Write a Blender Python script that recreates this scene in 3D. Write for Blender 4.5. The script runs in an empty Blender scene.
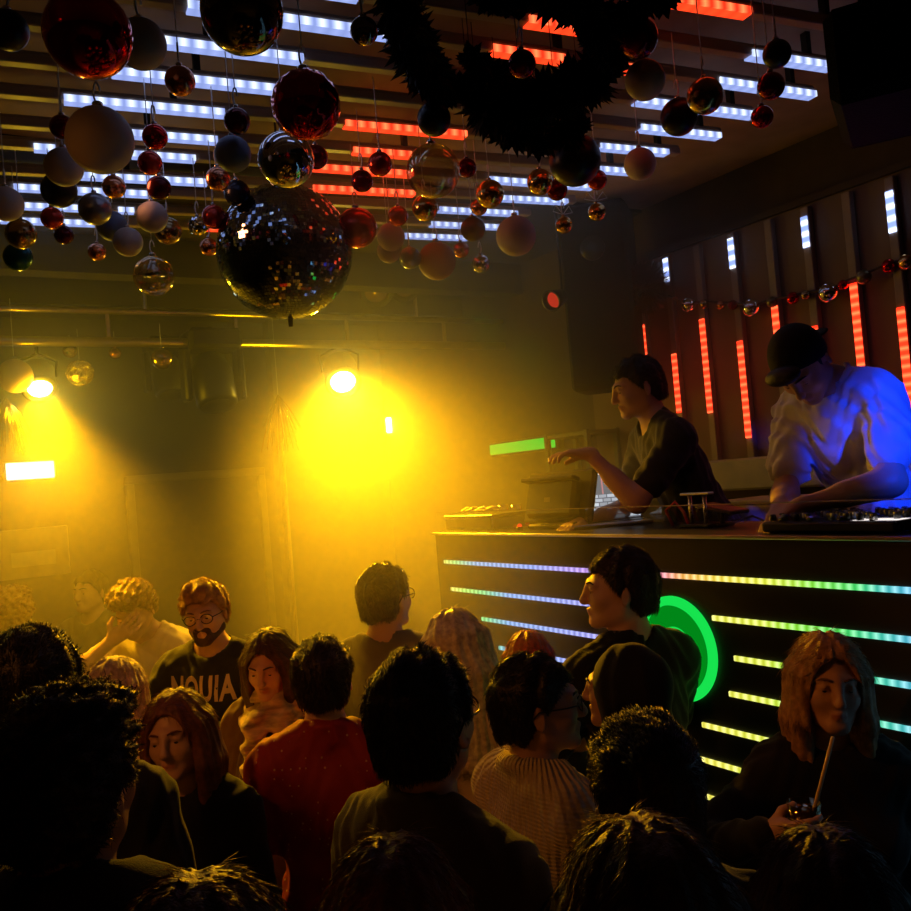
import bpy, math, random
import numpy as np
from mathutils import Vector, Matrix
random.seed(7); rng = np.random.default_rng(7)
PI = math.pi
scene = bpy.context.scene
COL = scene.collection

# ---------------------------------------------------------------- camera
F = 900.0; HC = 2.1
a1 = np.array([-555.5, -72.5, -F]); a2 = np.array([1444.5, 95.5, -F])
Vx = a1 / np.linalg.norm(a1); Ux = a2 - Vx * np.dot(a2, Vx); Ux /= np.linalg.norm(Ux)
Wx = np.cross(Ux, Vx)
RW = np.stack([Ux, Vx, Wx])
cam_d = bpy.data.cameras.new('camera'); cam = bpy.data.objects.new('camera', cam_d); COL.objects.link(cam)
cam_d.sensor_width = 36; cam_d.lens = 36 * F / 911.0; cam_d.clip_start = 0.05; cam_d.clip_end = 60
M4 = Matrix.Identity(4)
for i in range(3):
    for j in range(3): M4[i][j] = RW[i, j]
M4.translation = (0, 0, HC); cam.matrix_world = M4
scene.camera = cam
def ray(px, py): return RW @ np.array([px - 455.5, 455.5 - py, -F]) / F
def at(px, py, d): return np.array([0, 0, HC]) + ray(px, py) * d
def onz(px, py, z): r = ray(px, py); return np.array([0, 0, HC]) + r * ((z - HC) / r[2])
def onx(px, py, x): r = ray(px, py); return np.array([0, 0, HC]) + r * (x / r[0])
def ony(px, py, y): r = ray(px, py); return np.array([0, 0, HC]) + r * (y / r[1])

# ---------------------------------------------------------------- materials
MATS = {}
def nodes_of(name):
    m = bpy.data.materials.new(name); m.use_nodes = True
    nt = m.node_tree; nt.nodes.clear(); return m, nt
def mat(name, col, rough=.5, metal=0, spec=.5, bump=0, bscale=60, var=.15, vscale=8, sheen=0, coat=0, trans=0, ior=1.45, stretch=None, alpha=1):
    if name in MATS: return MATS[name]
    m, nt = nodes_of(name); N = nt.nodes; L = nt.links
    out = N.new('ShaderNodeOutputMaterial'); p = N.new('ShaderNodeBsdfPrincipled')
    L.new(p.outputs[0], out.inputs[0])
    tc = N.new('ShaderNodeTexCoord'); nz = N.new('ShaderNodeTexNoise'); nz.inputs['Scale'].default_value = vscale
    nz.inputs['Detail'].default_value = 3
    src = tc.outputs['Object']
    if stretch:
        mp = N.new('ShaderNodeMapping'); mp.inputs['Scale'].default_value = stretch
        L.new(src, mp.inputs[0]); src = mp.outputs[0]
    L.new(src, nz.inputs['Vector'])
    cr = N.new('ShaderNodeValToRGB')
    cr.color_ramp.elements[0].position = .3; cr.color_ramp.elements[1].position = .7
    cr.color_ramp.elements[0].color = (*[c * (1 - var) for c in col], 1)
    cr.color_ramp.elements[1].color = (*[min(1, c * (1 + var)) for c in col], 1)
    L.new(nz.outputs[0], cr.inputs[0]); L.new(cr.outputs[0], p.inputs['Base Color'])
    p.inputs['Roughness'].default_value = rough; p.inputs['Metallic'].default_value = metal
    p.inputs['Specular IOR Level'].default_value = spec; p.inputs['IOR'].default_value = ior
    if trans: p.inputs['Transmission Weight'].default_value = trans
    if coat: p.inputs['Coat Weight'].default_value = coat
    if sheen:
        p.inputs['Sheen Weight'].default_value = sheen; p.inputs['Sheen Roughness'].default_value = .4
    if alpha < 1: p.inputs['Alpha'].default_value = alpha
    if bump:
        b = N.new('ShaderNodeBump'); b.inputs['Strength'].default_value = bump; b.inputs['Distance'].default_value = .004
        n2 = N.new('ShaderNodeTexNoise'); n2.inputs['Scale'].default_value = bscale; L.new(src, n2.inputs['Vector'])
        L.new(n2.outputs[0], b.inputs['Height']); L.new(b.outputs[0], p.inputs['Normal'])
    MATS[name] = m; return m
def emat(name, col, s):
    if name in MATS: return MATS[name]
    m, nt = nodes_of(name); N = nt.nodes
    out = N.new('ShaderNodeOutputMaterial'); e = N.new('ShaderNodeEmission')
    e.inputs[0].default_value = (*col, 1); e.inputs[1].default_value = s
    nt.links.new(e.outputs[0], out.inputs[0]); MATS[name] = m; return m
def mth(nt, op, a, b=None, clamp=False):
    n = nt.nodes.new('ShaderNodeMath'); n.operation = op; n.use_clamp = clamp
    for i, v in enumerate((a, b)):
        if v is None: continue
        if isinstance(v, (int, float)): n.inputs[i].default_value = v
        else: nt.links.new(v, n.inputs[i])
    return n.outputs[0]
def led_mat(name, axis, pitch, base, dot, sb, sd, width=.35, ramp=None):
    """a diffuser with evenly spaced LED dots along one axis of the object"""
    if name in MATS: return MATS[name]
    m, nt = nodes_of(name); N = nt.nodes; L = nt.links
    out = N.new('ShaderNodeOutputMaterial'); e = N.new('ShaderNodeEmission')
    tc = N.new('ShaderNodeTexCoord'); sp = N.new('ShaderNodeSeparateXYZ'); L.new(tc.outputs['Object'], sp.inputs[0])
    t = sp.outputs[axis]
    fr = mth(nt, 'FRACT', mth(nt, 'DIVIDE', t, pitch))
    ds = mth(nt, 'ABSOLUTE', mth(nt, 'SUBTRACT', fr, .5))
    dotv = mth(nt, 'SUBTRACT', 1.0, mth(nt, 'DIVIDE', ds, width), True)
    mix = N.new('ShaderNodeMix'); mix.data_type = 'RGBA'
    L.new(dotv, mix.inputs[0])
    if ramp:
        lo, hi, stops = ramp
        mr = N.new('ShaderNodeMapRange'); L.new(t, mr.inputs[0]); mr.inputs[1].default_value = lo; mr.inputs[2].default_value = hi
        cr = N.new('ShaderNodeValToRGB'); L.new(mr.outputs[0], cr.inputs[0])
        while len(cr.color_ramp.elements) < len(stops): cr.color_ramp.elements.new(.5)
        for el, (pos, c) in zip(cr.color_ramp.elements, stops): el.position = pos; el.color = (*c, 1)
        L.new(cr.outputs[0], mix.inputs[6])
        m2 = N.new('ShaderNodeMix'); m2.data_type = 'RGBA'; m2.inputs[0].default_value = .22; L.new(cr.outputs[0], m2.inputs[6]); m2.inputs[7].default_value = (1, 1, 1, 1)
        L.new(m2.outputs[2], mix.inputs[7])
    else:
        mix.inputs[6].default_value = (*base, 1); mix.inputs[7].default_value = (*dot, 1)
    L.new(mix.outputs[2], e.inputs[0])
    L.new(mth(nt, 'ADD', sb, mth(nt, 'MULTIPLY', dotv, sd)), e.inputs[1])
    L.new(e.outputs[0], out.inputs[0]); MATS[name] = m; return m

# ---------------------------------------------------------------- mesh helpers
def link(name, me, m=None, parent=None, smooth=True):
    o = bpy.data.objects.new(name, me); COL.objects.link(o)
    if m is not None:
        for mm in (m if isinstance(m, (list, tuple)) else [m]): me.materials.append(mm)
    if parent is not None: o.parent = parent
    if smooth and len(me.polygons): me.polygons.foreach_set('use_smooth', [True] * len(me.polygons))
    return o
def tag(o, label=None, cat=None, group=None, kind=None):
    if label: o['label'] = label
    if cat: o['category'] = cat
    if group: o['group'] = group
    if kind: o['kind'] = kind
    return o
def empty(name, loc, rz=0):
    o = bpy.data.objects.new(name, None); COL.objects.link(o); o.location = loc; o.rotation_euler = (0, 0, rz)
    o.empty_display_size = .1; return o
def frame_from(d, up=(0, 0, 1)):
    d = np.array(d, float); d /= np.linalg.norm(d); u = np.array(up, float)
    if abs(np.dot(d, u)) > .98: u = np.array([1., 0, 0])
    s = np.cross(u, d); s /= np.linalg.norm(s); return s, np.cross(d, s), d
class MB:
    def __init__(s): s.v = []; s.f = []; s.m = []
    def add(s, vs, fs, mi=0):
        b = len(s.v); s.v += [tuple(map(float, v)) for v in vs]; s.f += [tuple(b + i for i in f) for f in fs]; s.m += [mi] * len(fs); return s
    def box(s, c, sz, bev=0, rot=None, mi=0):
        hx, hy, hz = [q / 2 for q in sz]; b = min(bev, hx * .9, hy * .9, hz * .9)
        if b <= 0:
            vs = [(x, y, z) for x in (-hx, hx) for y in (-hy, hy) for z in (-hz, hz)]
            fs = [(0, 1, 3, 2), (4, 6, 7, 5), (0, 4, 5, 1), (2, 3, 7, 6), (0, 2, 6, 4), (1, 5, 7, 3)]
        else:
            vs = []; idx = {}
            for sx in (-1, 1):
                for sy in (-1, 1):
                    for sz_ in (-1, 1):
                        for ax in range(3):
                            p = [sx * hx, sy * hy, sz_ * hz]
                            for k, sg in enumerate((sx, sy, sz_)):
                                if k != ax: p[k] -= sg * b
                            idx[(sx, sy, sz_, ax)] = len(vs); vs.append(tuple(p))
            g = lambda a, b_, c_, ax: idx[(a, b_, c_, ax)]
            fs = []
            for sg in (-1, 1):
                q = [(-1, -1), (1, -1), (1, 1), (-1, 1)]
                fs.append([g(sg, u, w, 0) for u, w in q]); fs.append([g(u, sg, w, 1) for u, w in q]); fs.append([g(u, w, sg, 2) for u, w in q])
            for u in (-1, 1):
                for w in (-1, 1):
                    fs.append([g(-1, u, w, 1), g(1, u, w, 1), g(1, u, w, 2), g(-1, u, w, 2)])
                    fs.append([g(u, -1, w, 0), g(u, 1, w, 0), g(u, 1, w, 2), g(u, -1, w, 2)])
                    fs.append([g(u, w, -1, 0), g(u, w, 1, 0), g(u, w, 1, 1), g(u, w, -1, 1)])
                    for t in (-1, 1): fs.append([g(u, w, t, 0), g(u, w, t, 1), g(u, w, t, 2)])
        vs = np.array(vs)
        if rot is not None: vs = vs @ np.array(rot).T
        return s.add(vs + np.array(c), fs, mi)
    def tube(s, pts, r, n=8, cap=True, mi=0, closed=False):
        pts = [np.array(p, float) for p in pts]; m = len(pts); rs = r if hasattr(r, '__len__') else [r] * m
        vs = []; up = None
        for i, p in enumerate(pts):
            if closed: d = pts[(i + 1) % m] - pts[i - 1]
            else: d = pts[min(i + 1, m - 1)] - pts[max(i - 1, 0)]
            d = d / (np.linalg.norm(d) + 1e-12)
            if up is None: sx, uy, _ = frame_from(d)
            else:
                uy = up - d * np.dot(up, d); nn = np.linalg.norm(uy)
                uy = uy / nn if nn > 1e-6 else frame_from(d)[1]
                sx = np.cross(uy, d)
            up = uy
            for k in range(n):
                t = 2 * PI * k / n; vs.append(p + rs[i] * (math.cos(t) * sx + math.sin(t) * uy))
        fs = []
        for i in range(m if closed else m - 1):
            a = i * n; b = ((i + 1) % m) * n
            for k in range(n): fs.append((a + k, a + (k + 1) % n, b + (k + 1) % n, b + k))
        if cap and not closed: fs.append(tuple(range(n))[::-1]); fs.append(tuple((m - 1) * n + k for k in range(n)))
        return s.add(vs, fs, mi)
    def lathe(s, prof, c=(0, 0, 0), axis=(0, 0, 1), n=24, mi=0):
        sx, uy, d = frame_from(axis); c = np.array(c, float); vs = []
        for r, h in prof:
            for k in range(n):
                t = 2 * PI * k / n; vs.append(c + d * h + r * (math.cos(t) * sx + math.sin(t) * uy))
        fs = []
        for i in range(len(prof) - 1):
            for k in range(n): fs.append((i * n + k, i * n + (k + 1) % n, (i + 1) * n + (k + 1) % n, (i + 1) * n + k))
        if prof[0][0] > 1e-5: fs.append(tuple(range(n))[::-1])
        if prof[-1][0] > 1e-5: fs.append(tuple((len(prof) - 1) * n + k for k in range(n)))
        return s.add(vs, fs, mi)
    def sphere(s, c, r, n=24, m=14, mi=0):
        rr = r if hasattr(r, '__len__') else (r, r, r)
        vs = [(c[0], c[1], c[2] - rr[2])]
        for i in range(1, m):
            t = -PI / 2 + PI * i / m
            for k in range(n):
                p = 2 * PI * k / n; vs.append((c[0] + rr[0] * math.cos(t) * math.cos(p), c[1] + rr[1] * math.cos(t) * math.sin(p), c[2] + rr[2] * math.sin(t)))
        vs.append((c[0], c[1], c[2] + rr[2])); fs = []
        for k in range(n): fs.append((0, 1 + (k + 1) % n, 1 + k))
        for i in range(m - 2):
            for k in range(n): fs.append((1 + i * n + k, 1 + i * n + (k + 1) % n, 1 + (i + 1) * n + (k + 1) % n, 1 + (i + 1) * n + k))
        T = len(vs) - 1; b = 1 + (m - 2) * n
        for k in range(n): fs.append((b + k, b + (k + 1) % n, T))
        return s.add(vs, fs, mi)
    def build(s, name, m, parent=None, smooth=False, origin=None):
        me = bpy.data.meshes.new(name); vs = s.v
        if origin is not None: vs = [(v[0] - origin[0], v[1] - origin[1], v[2] - origin[2]) for v in vs]
        me.from_pydata(vs, [], s.f); me.update()
        o = link(name, me, m, parent, smooth)
        if any(s.m): me.polygons.foreach_set('material_index', s.m)
        if origin is not None and parent is None: o.location = origin
        return o

# ---------------------------------------------------------------- the room
def slab(name, lo, hi, m, kind='structure'):
    c = [(a + b) / 2 for a, b in zip(lo, hi)]; sz = [b - a for a, b in zip(lo, hi)]
    o = MB().box(c, sz).build(name, m, origin=c); o['kind'] = kind; return o
XW = 3.6; YB = 6.9; ZC = 3.52
M_floor = mat('dark scuffed floor', (.03, .025, .022), .45, bump=.2, vscale=3)
M_wall = mat('brown painted wall', (.17, .115, .085), .8, bump=.2, vscale=2, bscale=40)
M_upper = mat('upper wall paint', (.055, .038, .03), .85, bump=.2)
M_back = mat('back wall paint', (.035, .027, .018), .85, bump=.3, vscale=1.5, bscale=30)
M_ceil = mat('ceiling plaster', (.34, .22, .15), .8, bump=.15)
M_cdark = mat('black ceiling', (.02, .017, .013), .9, bump=.4, bscale=20)
slab('floor', (-3, -2, -.1), (XW, YB, 0), M_floor)
slab('ceiling', (-3, -2, ZC), (XW, 3.62, ZC + .1), M_ceil)
slab('ceiling', (-3, 3.62, ZC - .02), (XW, YB, ZC + .1), M_cdark)
slab('wall_right', (XW, -2, 0), (XW + .1, YB + .1, ZC + .1), M_upper)
slab('wall_back', (-3, YB, 0), (XW, YB + .1, ZC + .1), M_back)
slab('wall_left', (-3.1, -2, 0), (-3, YB + .1, ZC + .1), M_back)
slab('wall_front', (-3, -2.1, 0), (XW, -2, ZC + .1), M_back)
# dark beams in the ceiling over the far half
for k, yb in enumerate((4.75, 5.5)):
    slab('trim_%d' % (k + 1), (-2.9, yb, 3.30), (XW - .02, yb + .14, ZC - .025), M_cdark)
# padded wall panel behind the decks
slab('trim_3', (XW - .04, .2, 1.9), (XW, 4.12, 3.215), M_wall)
slab('trim_4', (XW - .065, .2, 3.215), (XW, 4.12, 3.245), M_upper)
# door frame and doorway in the back wall
M_frame = mat('pale door frame paint', (.22, .18, .10), .5)
M_doorl = mat('dark brown door', (.075, .05, .035), .6)
dl = ony(129, 485, YB - .02); dr = ony(260, 474, YB - .02)
fr = MB(); ztop = 2.28
fr.box(((dl[0]), YB - .03, ztop / 2), (.06, .06, ztop), .008); fr.box(((dr[0]), YB - .03, ztop / 2), (.06, .06, ztop), .008)
fr.box(((dl[0] + dr[0]) / 2, YB - .03, ztop + .03), (dr[0] - dl[0] + .06, .06, .06), .008)
d1 = fr.build('door_1', M_frame); d1['kind'] = 'structure'
_lf = MB().box(((dl[0] + dr[0]) / 2, YB - .012, ztop / 2), (dr[0] - dl[0] - .06, .02, ztop)).build('door_leaf', M_doorl, d1)
hb = MB(); hb.tube([(dr[0] - .12, YB - .03, 1.05), (dr[0] - .12, YB - .07, 1.05), (dr[0] - .24, YB - .07, 1.05)], .01); hb.build('door_handle', mat('steel', (.6, .6, .6), .3, 1), _lf, True)
slab('trim_5', (ony(250, 500, YB - .1)[0] + .25, YB - .12, 0), (ony(250, 500, YB - .1)[0] + .33, YB, ZC - .02), M_back)

# ---------------------------------------------------------------- LED strips on the ceiling
M_strip = mat('white strip housing', (.42, .34, .29), .4, var=.05)
M_red = led_mat('red led diffuser', 0, .046, (1, .045, .01), (1, .055, .012), 1.5, .2, .5)
M_white = led_mat('cool white led diffuser', 0, .046, (.36, .47, 1), (.40, .5, 1), .8, .15, .5)
M_redd = led_mat('red led dots', 0, .046, (1, .035, .01), (1, .16, .05), 1.4, 1.0, .45)
M_whited = led_mat('white led dots', 0, .046, (.36, .47, 1), (.72, .82, 1), .85, .8, .45)
strips = [  # left point, right point (picture), lit stretches (w white / r red), wording
 ((0, 223), (480, 241), [(0, 95, 'w'), (200, 231, 'r'), (403, 468, 'w')]),
 ((0, 208), (505, 230), [(24, 82, 'w'), (118, 134, 'w'), (430, 505, 'w')]),
 ((0, 190), (530, 217), [(13, 150, 'w'), (438, 516, 'w')]),
 ((0, 175), (575, 205), [(76, 207, 'w'), (312, 414, 'r'), (498, 566, 'w')]),
 ((0, 149), (592, 190), [(34, 56, 'w'), (132, 195, 'w'), (308, 412, 'r'), (487, 592, 'w')]),
 ((0, 128), (630, 175), [(122, 217, 'w'), (352, 410, 'r'), (598, 630, 'w')]),
 ((0, 98), (678, 157), [(64, 224, 'w'), (344, 465, 'r'), (598, 666, 'w')]),
 ((0, 65), (720, 140), [(112, 274, 'w'), (638, 718, 'w')]),
 ((0, 27), (752, 119), [(143, 302, 'w'), (634, 752, 'w')]),
 ((60, -6), (812, 99), [(187, 396, 'w'), (490, 562, 'r'), (612, 632, 'r'), (716, 812, 'w')]),
 ((250, -15), (830, 71), [(300, 358, 'w'), (526, 588, 'r'), (748, 830, 'w')]),
 ((480, -25), (850, 34), [(640, 747, 'r')]),
]
ZS = 3.40
SW, SH = .041, .029
ord_ = ['farthest', 'second farthest', 'third farthest', 'fourth farthest', 'fifth farthest', 'sixth farthest', 'sixth nearest', 'fifth nearest', 'fourth nearest', 'third nearest', 'second nearest', 'nearest']
for k, (pl, pr, segs) in enumerate(strips):
    A = onz(*pl, ZS); B = onz(*pr, ZS); dv = (B - A); dv /= np.linalg.norm(dv)
    ang = math.atan2(dv[1], dv[0]); A0 = A - dv * (A[0] + 2.2)      # runs on past the frame
    root = empty('ceiling_led_strip', tuple(A0), ang)
    Ln = float(np.linalg.norm(B - A0))
    has_r = any(s[2] == 'r' for s in segs); 
    what = 'white and red' if has_r and len(segs) > 1 else ('red' if has_r else 'cool white')
    tag(root, '%s of the parallel ceiling LED strips, lit %s in stretches' % (ord_[k].capitalize(), what), 'led strip', 'LED strips under the ceiling')
    h = MB(); h.box((Ln / 2, 0, SH / 2 + .006), (Ln, SW, SH), .004); h.box((Ln / 2, 0, SH + .012), (Ln, .02, .012)); h.build('housing', M_strip, root)
    nb = int(Ln / .9)
    br = MB()
    for j in range(nb + 1): br.box((.1 + j * (Ln - .2) / max(nb, 1), 0, (ZC - ZS + SH) / 2 + .008), (.02, .025, ZC - ZS - SH - .016))
    br.build('bracket', M_cdark, root)
    for (x0, x1, c) in segs:
        y0 = pl[1] + (pr[1] - pl[1]) * (x0 - pl[0]) / (pr[0] - pl[0]); y1 = pl[1] + (pr[1] - pl[1]) * (x1 - pl[0]) / (pr[0] - pl[0])
        t0 = float(np.dot(onz(x0, y0, ZS) - A0, dv)); t1 = float(np.dot(onz(x1, y1, ZS) - A0, dv))
        l = MB(); l.box(((t0 + t1) / 2, 0, .003), (t1 - t0, SW - .006, .006)); l.build('lit_diffuser', M_white if c == 'w' else M_red, root)
        l = MB(); l.box(((t0 + t1) / 2, -SW / 2 - .002, SH * .36), (t1 - t0, .006, SH * .72)); l.build('led_row', M_whited if c == 'w' else M_redd, root)

# ---------------------------------------------------------------- LED strips on the wall
M_redw = led_mat('red wall led', 2, .037, (1, .03, .008), (1, .10, .03), 2.2, 1.6)
M_whitew = led_mat('white wall led', 2, .05, (.3, .42, 1), (.8, .88, 1), 1.3, 1.6)
wall = [(643, 340, 325, 364, None), (672, 340, 354, 413, (258, 282)), (703, 340, 319, 413, None), (739, 340, 341, 438, (238, 268)), (777, 340, 306, 372, None),
        (815, 340, 326, 395, (216, 247)), (858, 340, 283, 386, None), (903, 340, 307, 425, (190, 232))]
wl = ['farthest', 'second farthest', 'third farthest', 'fourth farthest', 'fourth nearest', 'third nearest', 'second nearest', 'nearest']
for k, (px, py, ra, rb, wh) in enumerate(wall):
    Y = onx(px, py, XW - .08)[1]
    def zof(yy):
        x = px + .083 * (yy - py); return onx(x, yy, XW - .08)[2]
    root = empty('wall_led_strip', (XW - .04, float(Y), 2.1))
    tag(root, '%s upright LED strip on the brown wall behind the DJs, lit %s' % (wl[k].capitalize(), 'white above and red below' if wh else 'red only'), 'led strip', 'upright LED strips on the wall')
    MB().box((-.017, 0, .54), (.032, .042, 1.12), .004).build('housing', mat('grey wall strip housing', (.26, .2, .17), .45), root)
    segs = [(ra, rb, 'r')] + ([(wh[0], wh[1], 'w')] if wh else [])
    for a, b, c in segs:
        za, zb = zof(a) - 2.1, zof(b) - 2.1
        MB().box((-.037, 0, (za + zb) / 2), (.008, .034, abs(za - zb)), .002).build('lit_diffuser', M_redw if c == 'r' else M_whitew, root)

# ---------------------------------------------------------------- DJ booth
XBF = 2.2; YE = 3.79
M_booth = mat('black booth panel', (.018, .015, .013), .42, bump=.1)
M_alu = mat('aluminium edge', (.62, .58, .5), .3, 1)
b = empty('dj_booth', (XBF, 2.2, 0)); tag(b, 'Black DJ booth with rainbow LED lines and a round green emblem on its front', 'dj booth')
def rel(x, y, z): return (x - XBF, y - 2.2, z)
MB().box(rel(XBF + .02, (YE - .4) / 2, .92), (.04, YE + .4, 1.84), .004).build('front_panel', M_booth, b)
MB().box(rel(XBF + .25, (YE - .4) / 2, 1.845), (.50, YE + .4, .03), .004).build('worktop', M_booth, b)
MB().box(rel(XBF + .25, YE - .02, .92), (.50, .04, 1.82), .004).build('side_panel', M_booth, b)
MB().box(rel(XBF - .004, (YE - .4) / 2, 1.855), (.012, YE + .42, .012), .002).build('edge_trim', M_alu, b)
# splash guard
gm, nt = nodes_of('clear splash guard'); N = nt.nodes
o_ = N.new('ShaderNodeOutputMaterial'); g1 = N.new('ShaderNodeBsdfGlass'); g1.inputs['Roughness'].default_value = .02; g1.inputs['IOR'].default_value = 1.1
t1_ = N.new('ShaderNodeBsdfTransparent'); mx = N.new('ShaderNodeMixShader'); mx.inputs[0].default_value = .12
nt.links.new(t1_.outputs[0], mx.inputs[1]); nt.links.new(g1.outputs[0], mx.inputs[2]); nt.links.new(mx.outputs[0], o_.inputs[0])
MB().box(rel(XBF + .012, (YE - .4) / 2, 1.908), (.006, YE + .4, .094)).build('splash_guard', gm, b)
MB().box(rel(XBF + .012, (YE - .4) / 2, 1.957), (.007, YE + .4, .003)).build('guard_edge', mat('polished acrylic edge', (.5, .45, .3), .2), b)
rb = [(0, (.6, .8, .08)), (.05, (.15, .7, .15)), (.12, (.12, .4, .7)), (.30, (.2, .35, .9)), (.44, (.5, .28, .85)), (.57, (.75, .22, .6)), (.62, (.95, .3, .35)), (.655, (1, .45, .08)), (.72, (1, .75, .06)), (.8, (.85, .9, .05)), (.87, (.25, .85, .05)), (.93, (.05, .75, .15)), (.965, (.08, .6, .6)), (1, (.1, .5, .85))]
# colours run along the room's y axis: from far end (3.72) to the frame edge (1.37)
stops = [(1 - p, c) for p, c in rb][::-1]
stops = stops[:] if len(stops) <= 32 else stops[:32]
M_rgb = led_mat('rainbow led line', 1, .0333, None, None, .8, .6, .45, ramp=(1.36 - 2.2, 3.72 - 2.2, stops))
rb2 = [(0, (.12, .5, .85)), (.05, (.06, .65, .45)), (.10, (.05, .75, .08)), (.17, (.3, .85, .03)), (.22, (.75, .85, .05)), (.35, (.95, .85, .08)), (.5, (.9, .6, .1)), (.56, (.35, .33, .9)), (.8, (.15, .4, .85)), (.88, (.1, .7, .2)), (.95, (.3, .85, .08)), (1, (.8, .85, .1))]
M_rgb2 = led_mat('rainbow led line short', 1, .0333, None, None, .8, .6, .45, ramp=(1.36 - 2.2, 3.66 - 2.2, rb2))
def yx(px, py): return float(onx(px, py, XBF)[1])
lines = [(1.722, [(3.715, -.3)], 0), (1.594, [(yx(452, 591), yx(596, 604)), (yx(713, 617), -.3)], 1), (1.474, [(yx(483, 624), yx(600, 640)), (yx(735, 657), -.3)], 1),
         (1.358, [(yx(500, 650), yx(590, 668)), (yx(730, 693), .9)], 1), (1.237, [(3.2, 2.9), (yx(703, 724), 1.2)], 1), (1.12, [(3.0, .9)], 1), (1.0, [(2.9, .8)], 1)]
for z, ss, mi in lines:
    for (ya, yb_) in ss:
        MB().box(rel(XBF - .004, (ya + yb_) / 2, z), (.008, abs(ya - yb_), .017), .002).build('led_line', M_rgb2 if mi else M_rgb, b)
# round emblem: bright ring, darker disc, inner ring
pc = [onx(662, 597, XBF), onx(718, 655, XBF), onx(709, 692, XBF)]
(x1, y1), (x2, y2), (x3, y3) = [(p[1], p[2]) for p in pc]
D = 2 * (x1 * (y2 - y3) + x2 * (y3 - y1) + x3 * (y1 - y2))
cy = ((x1**2 + y1**2) * (y2 - y3) + (x2**2 + y2**2) * (y3 - y1) + (x3**2 + y3**2) * (y1 - y2)) / D
cz = ((x1**2 + y1**2) * (x3 - x2) + (x2**2 + y2**2) * (x1 - x3) + (x3**2 + y3**2) * (x2 - x1)) / D
RL = math.hypot(x1 - cy, y1 - cz)
print('LOGO', cy, cz, RL)
def ring(r0, r1, th, name, m, arc=(0, 360)):
    g = MB(); n = 64; prof = [(r0, 0), (r1, 0), (r1, th), (r0, th)]; vs = []; fs = []
    for k in range(n + 1):
        t = math.radians(arc[0] + (arc[1] - arc[0]) * k / n)
        for r, h in prof: vs.append((-h - .001, cy - 2.2 + r * math.cos(t), cz + r * math.sin(t)))
    for k in range(n):
        for j in range(4): fs.append((k * 4 + j, k * 4 + (j + 1) % 4, (k + 1) * 4 + (j + 1) % 4, (k + 1) * 4 + j))
    g.add(vs, fs); return g.build(name, m, b)
M_gr = emat('bright green neon', (.01, .9, .09), .85); M_gd = emat('deep green backlight', (.0, .32, .012), .75)
_er = ring(RL * .83, RL, .014, 'emblem_ring', M_gr)
_ed = MB().lathe([(0.0, 0), (RL * .84, 0), (RL * .84, .006), (0, .006)], rel(XBF, cy, cz), (-1, 0, 0), 48).build('emblem_disc', M_gd, b)
_ei = ring(RL * .30, RL * .42, .012, 'emblem_inner_ring', M_gr, (0, 360)); _er.parent = _ed; _ei.parent = _ed
# platform the DJs stand on
slab('floor', (XBF + .05, -.5, .78), (XW - .05, 3.74, .84), M_booth)
L1P=560; L2P=860; SPILL=.022
slab_names = None
# ---------------------------------------------------------------- baubles
def bmat(k):
    C = dict(
        white=((.60, .55, .52), .55, 0, 0), orangewhite=((.66, .42, .30), .5, 0, 0), redmirror=((.55, .01, .01), .08, .9, 0), darkred=((.22, .008, .01), .16, .7, 0),
        red=((.62, .06, .035), .22, .7, 0), copper=((.72, .30, .16), .22, .95, 0), gold=((.75, .48, .16), .18, 1, 0), dgold=((.42, .30, .14), .2, .95, 0), chrome=((.75, .75, .78), .05, 1, 0), black=((.006, .006, .007), .35, 0, 0),
        darkchrome=((.22, .19, .17), .06, 1, 0), bluegrey=((.17, .22, .33), .5, .25, 0), grey=((.32, .33, .36), .28, .75, 0), teal=((.01, .10, .11), .25, .5, 0), olive=((.20, .17, .09), .3, .6, 0), navy=((.008, .012, .03), .25, .3, 0), maroon=((.10, .01, .012), .2, .6, 0), frost=((.55, .42, .25), .55, 0, 0))
    c, r, m, _ = C[k]
    return mat('bauble ' + k, c, r, m, var=.06, vscale=5)
_gl, nt = nodes_of('clear bauble glass'); N = nt.nodes
_o = N.new('ShaderNodeOutputMaterial'); _g = N.new('ShaderNodeBsdfGlossy'); _g.inputs['Roughness'].default_value = .05; _g.inputs['Color'].default_value = (.9, .75, .5, 1)
_t = N.new('ShaderNodeBsdfTransparent'); _t.inputs[0].default_value = (.85, .8, .72, 1); _f = N.new('ShaderNodeLayerWeight'); _f.inputs[0].default_value = .45
_m = N.new('ShaderNodeMixShader'); nt.links.new(mth(nt, 'ADD', mth(nt, 'MULTIPLY', _f.outputs[1], .6), .10), _m.inputs[0]); nt.links.new(_t.outputs[0], _m.inputs[1]); nt.links.new(_g.outputs[0], _m.inputs[2]); nt.links.new(_m.outputs[0], _o.inputs[0])
M_clear = _gl
M_cap = mat('silver bauble cap', (.7, .7, .7), .25, 1)
M_cord = mat('pale thread', (.9, .9, .95), .5)
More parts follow.
